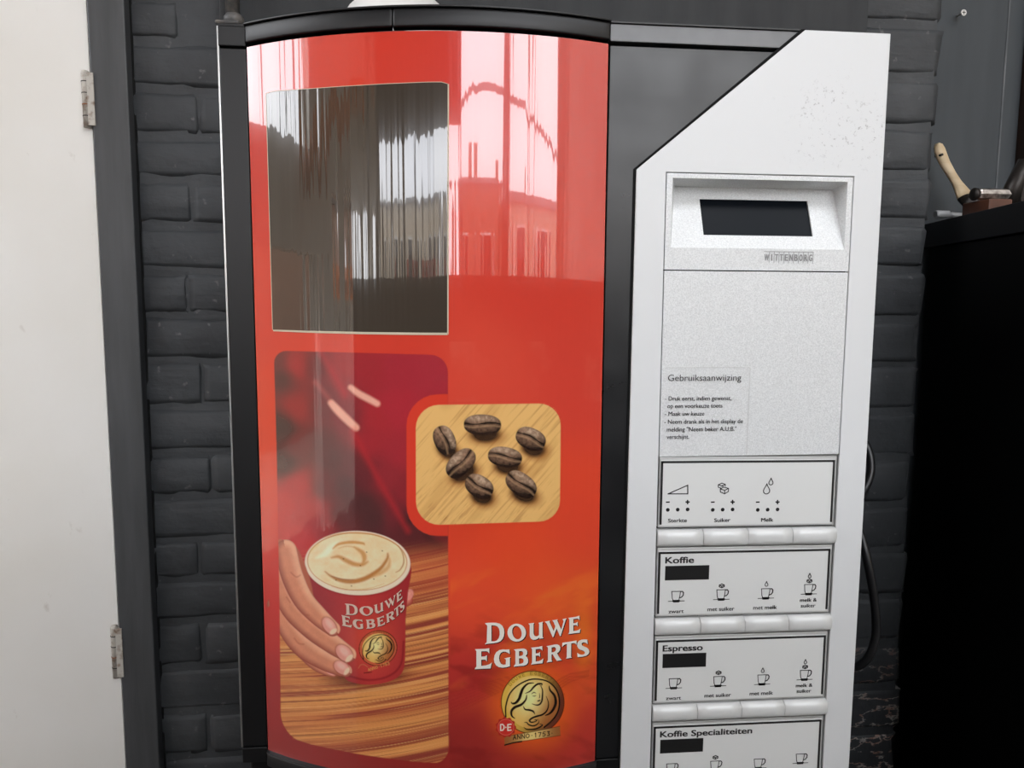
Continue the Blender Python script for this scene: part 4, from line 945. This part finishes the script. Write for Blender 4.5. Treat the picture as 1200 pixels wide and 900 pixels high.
mb.add([(x, YD, z) for x, z in o4] + [(x, .004, z) for x, z in o4], [(0, 1, 5, 4), (1, 2, 6, 5), (2, 3, 7, 6), (3, 0, 4, 7)])
dm = mb.build('display_module', M['speckle'], vm)
g = MB(); g.add([(x, slope(x, z) + .0018, z) for x, z in [(lx0 - .001, z0_ - .001), (lx1 + .001, z0_ - .001), (lx1 + .001, z1_ + .001), (lx0 - .001, z1_ + .001)]], [(0, 1, 2, 3)])
tag(g.build('display_screen', M['lcd'], dm), 'unlit dark display screen')
# embossed maker's word in ten little cells
g = MB(); a = P(895.5, 302, YD); b = P(952.5, 302, YD); ya = YD - .0003
zt_, zb_ = P(925, 295.2, YD)[2], P(925, 308.5, YD)[2]; xx = np.linspace(a[0], b[0], 11)
stroke_mesh(g, [(a[0] - .0003, zt_), (b[0], zt_)], .0005, ya)
for q in range(1, 11): stroke_mesh(g, [(xx[q], zt_), (xx[q], zb_)], .00045, ya)
for q, ch in enumerate('WITTENBORG'):
    cw = xx[1] - xx[0]; add_text(g, ch, xx[q] + cw * (.06 if ch == 'W' else .2 if ch != 'I' else .42), xx[q] + cw * (.94 if ch == 'W' else .8 if ch != 'I' else .58), zb_ + .0022, .0054, ya, .03)
g.build('embossed_lettering', M['grey_ink'], dm)
# speckled blank panel with the transparent instruction film
bp = box('blank_panel', M['speckle'], X0, X1, YD, .004, -.1386, .0261, vm, .0003)
fz0, fz1 = P(778, 533, 0)[2], P(778, 430.5, 0)[2]; fx0, fx1 = P(777, 480)[0], P(876, 480)[0]
box('instruction_film', M['film'], X0 + .0008, fx1, YD - .0003, YD - .0001, -.1375, fz1, bp)
g = MB(); yt = YD - .0006
stroke_mesh(g, [(fx0 + .0006, fz1), (fx1, fz1), (fx1, -.1375)], .0003, YD - .0004)
g.build('film_edge', Mat('film_edge', (.60, .60, .59), .4), bp)
class Words:
    def __init__(s, par): s.par = par
def wb(owner, fn):
    mb = MB(); fn(mb); return mb.build('printed_word', M['ink'], owner)
def tpx(mb, s, x0, x1, yb, cap, bold=0., yy=None):
    """text fitted to pixels of the photograph, standing on the plane yy."""
    yy = yt if yy is None else yy; a, b = P(x0, yb, yy), P(x1, yb, yy); c = P(x0, yb - cap, yy)
    return wb(mb.par, lambda q: add_text(q, s, a[0], b[0], a[2] * .5 + b[2] * .5, c[2] - a[2], yy, bold))
g = Words(bp)
tpx(g, 'Gebruiksaanwijzing', 782.8, 868.6, 446.3, 7.4, .0)
for s, a, b, z in (('- Druk eerst, indien gewenst,', 779.3, 857, 469.2), ('op een voorkeuze toets', 782, 846.5, 478), ('- Maak uw keuze', 779, 825.3, 487.2), ('- Neem drank als in het display de', 778.5, 870.5, 496.3),
                   ('melding "Neem beker A.U.B."', 781.5, 863, 505.3), ('verschijnt.', 781.3, 807.5, 514.3)):
    tpx(g, s, a, b, z, 4.9, .008)

# drink label panels with their button rows
SH = -.009
def zt(x, z): return z + SH * (x - .2847)
ROWS = [-.1398, -.2236, -.3073, -.3910]; YL = PF + .0006
def tilt(q): return (q[0], q[1], zt(q[0], q[2]))
def lines(mb, pts, y, wd=.00062, closed=False, ox=0, oz=0): stroke_mesh(mb, [(a + ox, zt(a + ox, b + oz)) for a, b in pts], wd * 1.25, y, closed)
mm = .001
def cup_icon(mb, x, z, y):
    """x, z: foot of the cup; outline cup with saucer, about 13 mm wide."""
    L = lambda p, w=.00055: lines(mb, [(a * mm, b * mm) for a, b in p], y, w, False, x, z)
    L([(-4.6, 9.3), (3.6, 9.3), (3.2, 5.5), (2.6, 2.2), (2.2, .9), (-3.2, .9), (-4.0, 3), (-4.6, 9.3)]); L([(3.6, 9.1), (5.4, 9.1), (6.5, 7.8), (6.2, 5.5), (4.8, 3.7), (3.0, 3.2)], .0008)
    L([(-7.6, 0), (7.6, 0.1)], .0005); L([(-3.4, .6), (3.0, .6), (2.4, -.6), (-2.8, -.6), (-3.4, .6)], .0007); L([(-2.8, -.5), (2.5, -.5)], .0010)
def cube_icon(mb, x, z, y, s=1.0, w=.0006):
    L = lambda p: lines(mb, [(a * mm * s, b * mm * s) for a, b in p], y, w, False, x, z)
    L([(-2.5, .8), (0, 1.9), (2.5, .8), (0, -.3), (-2.5, .8)]); L([(-2.5, .8), (-2.5, -.8), (0, -1.9), (2.5, -.8), (2.5, .8)]); L([(0, -.3), (0, -1.9)])
def drop_icon(mb, x, z, y, s=1.0, w=.00055):
    pts = [(0, 2.4), (.35, 1.5), (.95, .5), (1.35, -.4), (1.3, -1.2), (.75, -1.8), (0, -2.05), (-.75, -1.8), (-1.3, -1.2), (-1.35, -.4), (-.95, .5), (-.35, 1.5)]
    lines(mb, [(a * mm * s, b * mm * s) for a, b in pts], y, w, True, x, z)
def word(mb, s, x0, x1, z, cap, y, bold=.0): wb(mb.par, lambda q: add_text(q, s, x0, x1, zt(x0, z), cap, y, bold, SH))
TITLES = [None, ('Koffie', .2090, .2355), ('Espresso', .2090, .2465), ('Koffie Specialiteiten', .2088, .2975)]
NAMES = ['strength', 'coffee', 'espresso', 'speciality']
LAB = ['label panel with strength, sugar and milk symbols', 'label panel headed Koffie', 'label panel headed Espresso', 'label panel headed Koffie Specialiteiten']
for k, top in enumerate(ROWS):
    bot = top - .0645 if k < 3 else top - .0645
    # outer silver frame, then the film
    fr = MB().box(.2012, .3679, YL, .004, bot, top, tilt).build('label_panel', M['frame'], vm, .0005); fr['label'] = LAB[k]
    fm = MB().box(.2026, .3660, YL - .0004, YL + .001, bot + .0016, top - .0022, tilt).build('label_film', M['label'], fr)
    yi = YL - .0006
    g = MB(); it = top - .0043
    lines(g, [(.2034, bot + .0035), (.2034, it), (.3650, it), (.3650, bot + .0035)], yi, .0016); g.build('inlay_line', M['ink'], fr)
    MB().box(X0 + .0005, X1 - .0005, YL + .0004, .004, top + .0006, top + .0013, tilt).build('upper_rail', M['rail'], fr)
    g = Words(fr); made = []
    def icn(nm):
        mb = MB(); made.append((nm, mb)); return mb
    if k == 0:
        px2 = lambda a, b: (P(a, b, yi)[0], P(a, b, yi)[2])
        st = lambda mbx, pts, w=.0006, cl=False: stroke_mesh(mbx, [px2(*q) for q in pts], w * 1.3, yi, cl)
        st(icn('wedge_symbol'), [(782.8, 578.8), (806, 578.7), (806, 568.6)], .0007, True)
        for cx, cy, s in ((845.8, 569.4, 1.25), (848.6, 574.3, 1.45)):
            c0 = px2(cx, cy); sc_i = s; ic = icn('sugar_symbol')
            if s > 1.3: g2 = MB(); q = [(-2.5, .8), (0, 1.9), (2.5, .8), (2.5, -.8), (0, -1.9), (-2.5, -.8)]; 
            Lk = lambda p: stroke_mesh(ic, [(c0[0] + a * mm * sc_i, c0[1] + b * mm * sc_i) for a, b in p], .0008, yi)
            if s > 1.3:
                Lk([(-2.5, .8), (-.4, 1.9), (2.8, 1.0), (.4, -.2), (-2.5, .8)]); Lk([(-2.5, .8), (-2.4, -1.2), (.4, -2.4), (2.8, -1.0), (2.8, 1.0)]); Lk([(.4, -.2), (.4, -2.4)])
            else:
                Lk([(-2.6, .9), (0, 2.0), (2.7, 1.1)]); Lk([(-2.6, .9), (-2.6, -.9), (-.6, -1.6)]); Lk([(-2.6, .9), (-.2, 0), (2.6, .9), (2.7, -.2)]); Lk([(-.2, 0), (1.0, -.4)])
        for cx, cy, s in ((898.4, 573.4, 2.15), (903.5, 564.6, 1.45)):
            c0 = px2(cx, cy); pts = [(0, 2.4), (.35, 1.5), (.95, .5), (1.35, -.4), (1.3, -1.2), (.75, -1.8), (0, -2.05), (-.75, -1.8), (-1.3, -1.2), (-1.35, -.4), (-.95, .5), (-.35, 1.5)]
            stroke_mesh(icn('drop_symbol'), [(c0[0] + a * mm * s, c0[1] + b * mm * s) for a, b in pts], .0008, yi, True)
        for gx in (782.6, 835.3, 888.0):
            st(icn('minus_sign'), [(gx - 1.7, 588.5), (gx + 1.7, 588.4)], .0009); ic = icn('plus_sign'); st(ic, [(gx + 21.3, 588.3), (gx + 25.1, 588.3)], .0010); st(ic, [(gx + 23.2, 586.4), (gx + 23.2, 590.3)], .0010)
            for q in (0, 11.6, 23.2): disc(icn('level_dot'), px2(gx + q, 597.5 - .02 * q), .00175, yi)
        tpx(g, 'Sterkte', 783, 804.8, 612, 4.2, .03, yi); tpx(g, 'Suiker', 837, 855.7, 611.6, 4.2, .03, yi); tpx(g, 'Melk', 892, 906, 611.2, 4.2, .03, yi)
    else:
        t_, a, b = TITLES[k]; word(g, t_, a, b, top - .0140, .0056, yi, .035)
        bar = MB().box(.2090, .2503, yi - .0001, yi + .0002, top - .0300, top - .0166, tilt).build('black_strip', M['ink'], fr)
        xs4 = [.2203, .2628, .3055, .3485 - .0015]
        zc = top - .0500
        for q, x in enumerate(xs4): cup_icon(icn('cup_symbol'), x, zc + (.0005 if q else 0) + (.0030 if q == 3 and k < 3 else 0) + (.003 if q == 3 and k == 3 else 0), yi)
        cube_icon(icn('sugar_symbol'), xs4[1], zc + .0135, yi, .95, .0007)
        if k < 3:
            drop_icon(icn('drop_symbol'), xs4[2], zc + .0142, yi, 1.05); cube_icon(icn('sugar_symbol'), xs4[3], zc + .0162, yi, .95, .0007); drop_icon(icn('drop_symbol'), xs4[3], zc + .0212, yi, 1.0)
            word(g, 'zwart', .2132, .2275, top - .0613, .0034, yi, .022); word(g, 'met suiker', .2500, .2755, top - .0603, .0036, yi, .022)
            word(g, 'met melk', .2938, .3165, top - .0600, .0036, yi, .022)
            word(g, 'melk &', .3388, .3550, top - .0538, .0034, yi, .022); word(g, 'suiker', .3398, .3540, top - .0593, .0034, yi, .022)
        else:
            word(g, 'espresso', .2110, .2300, top - .0613, .0034, yi, .022) if False else None
    for nm, mb in made: mb.build(nm, M['ink'], fr)
    # four bulging buttons
    bt = top - .0667; bh = .0156
    for q in range(4):
        wdt = (X1 + .0008 - X0) / 4; xa = X0 + q * wdt + .00025; xb = X0 + (q + 1) * wdt - .00025; n = 9; nx = 5; v = []; f = []
        for i in range(n):
            t = i / (n - 1); yy = PF + .0006 - .0048 * math.sqrt(max(0, 1 - abs(2 * t - 1) ** 2.6))
            for j in range(nx):
                x = xa + (xb - xa) * j / (nx - 1); v.append((x, yy + .0006 * (2 * j / (nx - 1) - 1) ** 4, zt(x, bt - t * bh)))
        for i in range(n - 1):
            for j in range(nx - 1): a = i * nx + j; f.append((a, a + 1, a + nx + 1, a + nx))
        side = [i * nx for i in range(n)]; side2 = [i * nx + nx - 1 for i in range(n)]; K = len(v)
        v += [(xa, .004, zt(xa, bt)), (xa, .004, zt(xa, bt - bh)), (xb, .004, zt(xb, bt)), (xb, .004, zt(xb, bt - bh))]
        f += [tuple(side + [K + 1, K]), tuple(side2[::-1] + [K + 2, K + 3]), tuple(list(range(nx)) [::-1] + [K, K + 2]), tuple(list(range((n - 1) * nx, n * nx)) + [K + 3, K + 1])]
        mb = MB(); mb.add(v, f); o = mb.build('button', M['button'], vm, 0, False); 
        for p in o.data.polygons[:(n - 1) * (nx - 1)]: p.use_smooth = True

# ------------------------------------------------------------------ curved red picture door
nx, nz_ = 230, 480
xs, zs = np.linspace(XL + .0006, XR - .0008, nx), np.linspace(ZB, ZT, nz_)
gx, gz = np.meshgrid(xs, zs); gx, gz = gx.ravel(), gz.ravel(); V = np.stack([gx, door_y(gx), gz], -1); qx, qy = proja(V)
k = np.arange(nx * nz_).reshape(nz_, nx); f = np.stack([k[:-1, :-1], k[:-1, 1:], k[1:, 1:], k[1:, :-1]], -1).reshape(-1, 4)
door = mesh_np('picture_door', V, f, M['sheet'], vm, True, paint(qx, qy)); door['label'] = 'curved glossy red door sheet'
def near_poly(poly, m): return lambda x, y: poly_sdf(x, y, poly) < m
patch('cup_picture', 318, 408, 528, 898, .72, .00020, door, near_poly(CUP_PIC, 1.6), M['sheet'])['label'] = 'picture of a hand holding a cup of coffee on a wooden table'
patch('bean_picture', 485, 470, 660, 618, .62, .00035, door, near_poly(BEAN_PIC, 1.6), M['sheet'])['label'] = 'picture of seven coffee beans on wood'
patch('emblem', 577, 785, 665, 877, .42, .00020, door, lambda x, y: (np.hypot(x - 624.2, y - 823) < 38.5) | (poly_sdf(x, y, [(589, 861), (657, 848), (660, 866), (610, 873), (589, 877)]) < 2) | (np.hypot(x - 592.8, y - 852.2) < 14), M['sheet'])['label'] = 'round gold emblem of a lady over a steaming cup'
# window: smoked sheet with a cream cut edge
U = np.linspace(0, 1, 60); W_ = np.linspace(0, 1, 90)
def topc(u): return np.interp(u, [0, .04, .19, .41, .65, .88, .98, 1], [110, 107.3, 105, 101.6, 98.6, 96.5, 96.4, 98.5])
def botc(u): return np.interp(u, [0, .2, .5, .85, 1], [386.3, 387.6, 388.9, 389.8, 389.9])
uu, ww = np.meshgrid(U, W_); uu, ww = uu.ravel(), ww.ravel()
def wx(u, w): return (312.0 + (319.7 - 312.0) * w) * (1 - u) + (524.6 + (524.0 - 524.6) * w) * u
py_ = topc(uu) * (1 - ww) + botc(uu) * ww; px_ = wx(uu, ww)
k = np.arange(len(uu)).reshape(len(W_), len(U)); f = np.stack([k[:-1, :-1], k[1:, :-1], k[1:, 1:], k[:-1, 1:]], -1).reshape(-1, 4)
mesh_np('window_pane', hit(px_, py_, .0004), f, M['smoked'], door, True)['label'] = 'smoked viewing window'
def strip(name, pa, pb, mat, off=.0005, par=None):
    a, b = hit(*np.array(pa, float).T, off), hit(*np.array(pb, float).T, off); n = len(a); f = [(i, i + 1, n + i + 1, n + i) for i in range(n - 1)]
    mb = MB(); mb.add(list(a) + list(b), f); return mb.build(name, mat, par or door, 0, True)
uu = np.linspace(0, 1, 30)
strip('window_edge', [(wx(u, 1.), botc(u)) for u in uu], [(wx(u, 1.) + .6, botc(u) + 1.2 + 1.6 * math.sin(PI * min(u, .9) / .9 * .5 + .4)) for u in uu], M['cream'])
strip('window_edge', [(wx(1, w), topc(1) * (1 - w) + botc(1) * w) for w in uu], [(wx(1, w) + 1.6, topc(1) * (1 - w) + (botc(1) + 2.4) * w) for w in uu], M['cream'])
strip('window_edge', [(wx(0, w) - .7, topc(0) * (1 - w) + botc(0) * w) for w in uu], [(wx(0, w), topc(0) * (1 - w) + botc(0) * w) for w in uu], M['cream'])
strip('window_edge', [(wx(u, 0), topc(u) - .7) for u in uu], [(wx(u, 0), topc(u)) for u in uu], M['cream'])
# big two-line lettering, each letter an outline of its own
G1 = {'D': [[(148, 122), (175, 119), (215, 117), (250, 118), (285, 127), (310, 147), (324, 175), (328, 208), (324, 242), (312, 270), (292, 291), (262, 304), (225, 310), (185, 314), (145, 320), (148, 314), (158, 307), (163, 298), (168, 150), (162, 138), (150, 130)],
            [(207, 141), (207, 292), (235, 292), (258, 284), (276, 262), (284, 232), (284, 200), (278, 172), (262, 152), (240, 143)]],
      'O': [[(444 + 87 * math.cos(t), 211 + 84 * math.sin(t)) for t in np.linspace(0, 2 * PI, 33)[:-1]], [(446 + 44 * math.cos(t) + 8 * math.sin(t), 210 + 63 * math.sin(t)) for t in np.linspace(0, 2 * PI, 33)[:-1]]],
      'U': [[(553, 126), (580, 122), (608, 119), (602, 132), (602, 215), (606, 232), (616, 243), (630, 246), (644, 241), (653, 230), (655, 132), (648, 119), (668, 114), (692, 108), (686, 122), (686, 250), (695, 262), (672, 266), (656, 268), (654, 257), (640, 269), (620, 277), (600, 279), (582, 271), (570, 255), (566, 235), (566, 140)]],
      'W': [[(706, 108), (735, 102), (755, 98), (752, 112), (791, 196), (806, 152), (790, 112), (778, 95), (800, 92), (828, 86), (824, 98), (862, 182), (884, 104), (874, 84), (892, 80), (912, 76), (905, 88), (857, 240), (850, 244), (818, 172), (790, 248), (781, 254), (725, 125)]],
      'E': [[(925, 73), (965, 67), (1000, 62), (1031, 52), (1033, 94), (1024, 82), (1010, 79), (975, 84), (975, 123), (1000, 120), (1015, 108), (1015, 152), (1004, 140), (975, 142), (975, 196), (1002, 193), (1025, 185), (1042, 172), (1035, 212), (985, 217), (925, 226), (932, 214), (937, 203), (937, 92), (934, 80)]]}
G2 = {'E': [[(52, 366), (100, 364), (150, 362), (187, 357), (187, 406), (174, 390), (160, 385), (112, 386), (112, 436), (145, 434), (165, 421), (164, 481), (150, 465), (112, 465), (112, 522), (155, 518), (190, 506), (212, 490), (198, 547), (130, 549), (50, 554), (54, 543), (66, 530), (66, 385)]],
      'G': [[(376, 368), (379, 413), (364, 401), (342, 391), (318, 389), (296, 400), (282, 425), (279, 452), (284, 480), (297, 502), (318, 512), (341, 509), (343, 468), (338, 458), (325, 454), (355, 446), (385, 440), (380, 455), (380, 525), (345, 536), (310, 540), (276, 534), (250, 517), (234, 490), (230, 458), (236, 424), (253, 394), (280, 375), (312, 368), (345, 370)]],
      'B': [[(415, 370), (445, 365), (480, 361), (512, 360), (532, 368), (543, 385), (542, 410), (528, 430), (544, 444), (552, 466), (550, 492), (536, 511), (510, 521), (470, 524), (415, 530), (420, 520), (432, 505), (432, 386), (426, 376)], [(466, 385), (466, 430), (486, 429), (500, 421), (505, 406), (501, 390), (487, 383)], [(466, 452), (466, 503), (486, 502), (504, 493), (510, 475), (504, 458), (486, 451)]],
      'E2': [[(577, 352), (615, 348), (650, 344), (683, 336), (685, 380), (674, 367), (660, 363), (622, 367), (622, 406), (648, 403), (662, 391), (663, 439), (650, 426), (622, 427), (622, 482), (652, 478), (676, 467), (694, 452), (686, 498), (640, 502), (577, 510), (582, 502), (588, 490), (588, 370), (584, 360)]],
      'R': [[(722, 338), (765, 330), (800, 322), (825, 321), (844, 331), (853, 350), (850, 374), (839, 392), (822, 404), (838, 432), (852, 452), (868, 468), (845, 472), (820, 476), (812, 464), (796, 440), (782, 414), (770, 414), (771, 470), (778, 482), (752, 486), (725, 490), (730, 480), (737, 468), (737, 354), (732, 344)], [(771, 350), (771, 396), (790, 394), (806, 384), (813, 367), (808, 351), (794, 345)]],
      'T': [[(872, 305), (905, 301), (945, 295), (1005, 284), (1005, 326), (994, 313), (978, 308), (955, 312), (953, 435), (961, 446), (932, 451), (905, 455), (913, 442), (915, 318), (896, 322), (882, 332), (870, 346)]],
      'S': [[(1106, 275), (1109, 319), (1092, 306), (1072, 302), (1056, 307), (1052, 318), (1058, 331), (1080, 342), (1105, 353), (1120, 370), (1125, 392), (1117, 412), (1096, 427), (1062, 436), (1015, 440), (1011, 399), (1028, 412), (1050, 418), (1070, 416), (1083, 405), (1082, 392), (1066, 379), (1040, 371), (1020, 357), (1010, 335), (1013, 308), (1028, 287), (1052, 277), (1078, 274)]]}
def letters(name, mat, mp, dx=0., dy=0., off=.0004, par=None, only=None):
    for row, G in ((1, G1), (2, G2)):
        for key, polys in G.items():
            mb = MB(); flat, tr = tess([[mp(row, a, b) for a, b in pl] for pl in polys]); q = np.array(flat, float); mb.add(list(hit(q[:, 0] + dx, q[:, 1] + dy, off)), tr); mb.build(name, mat, par or door)
big = lambda row, a, b: (550 + a / 8, 715 + b / 8)
letters('letter_shadow', M['letter_shadow'], big, 1.0, .9, .00045); letters('letter', M['letter'], big, 0, 0, .0007)
def cupmap(row, a, b):
    if row == 1:
        x = np.interp(a, [145, 328, 357, 531, 553, 695, 706, 912, 925, 1042], [404.6, 419.6, 421.6, 437.4, 438.6, 449.6, 450.8, 464.2, 464.8, 471.6]); base = 318 - .1157 * (a - 150)
        yb = np.interp(a, [145, 240, 444, 625, 800, 985, 1042], [720.4, 720.6, 721.0, 717.4, 711.5, 703.8, 701]); return x + (base - b) * -.004, yb - (base - b) * .0665
    x = np.interp(a, [50, 212, 230, 385, 415, 552, 577, 694, 722, 868, 872, 1005, 1010, 1124], [400.8, 412.6, 413.8, 426, 429, 440, 442, 451.5, 452.6, 463.2, 462.8, 469.6, 469.4, 474.4]); base = 554 - .114 * (a - 50)
    yb = np.interp(a, [50, 212, 310, 480, 630, 790, 940, 1060, 1124], [733, 735, 736.2, 735.4, 732.6, 727.2, 721.5, 716.5, 713]); return x + (base - b) * -.006, yb - (base - b) * .066
letters('cup_letter_shadow', M['letter_shadow'], cupmap, .5, .5, .0005); letters('cup_letter', M['letter_cup'], cupmap, 0, 0, .00065)

# ------------------------------------------------------------------ power cable behind the right edge
cb = MB(); pts = catmull([tuple(P(a, b, y)) for a, b, y in ((980, 498, .33), (1002, 506, .33), (1017, 526, .32), (1020.5, 552, .31), (1012, 576, .30), (1001, 592, .28), (1003, 610, .27), (1011, 634, .25), (1019, 670, .24), (1025, 708, .24), (1026.5, 742, .24), (1019, 768, .24), (1004, 781, .25), (980, 782, .28))], 6)
pts = catmull([(.3935, .33, pts[0][2] + .002)] + [q for q in pts[::3] if q[0] > .41] + [(.3935, .28, pts[-1][2] + .006)], 3)
cb.tube(pts, .0055, 14); tag(cb.build('power_cable', M['cable'], None, 0, True), 'black rubber power cable looping out behind the machine\'s right edge', 'cable')
# white upturned bowl on top of the machine, only a sliver of it in view
BY = .12; bx_ = P(466, 4, BY)[0]; h0, h1 = P(466, 5, BY)[2] - .2336, P(466, 0, BY)[2] - .2336; r0, r1 = .0385, .0325
d_ = MB(); d_.lathe([(.062, .0), (.0655, .0008), (.0655, .0035), (.062, .012), (.0560, .026), (.0470, h0 - .008), (r0, h0), (r1, h1), (.026, h1 + .004), (.0225, h1 + .005), (.0215, h1 + .012), (.019, h1 + .012), (.0185, h1 + .006), (.0001, h1 + .006)], (bx_, BY, .2335), 48)
tag(d_.build('bowl', M['white_plastic'], None, 0, True), 'white upturned plastic bowl on top of the machine, cut off by the photo\'s top edge', 'bowl')
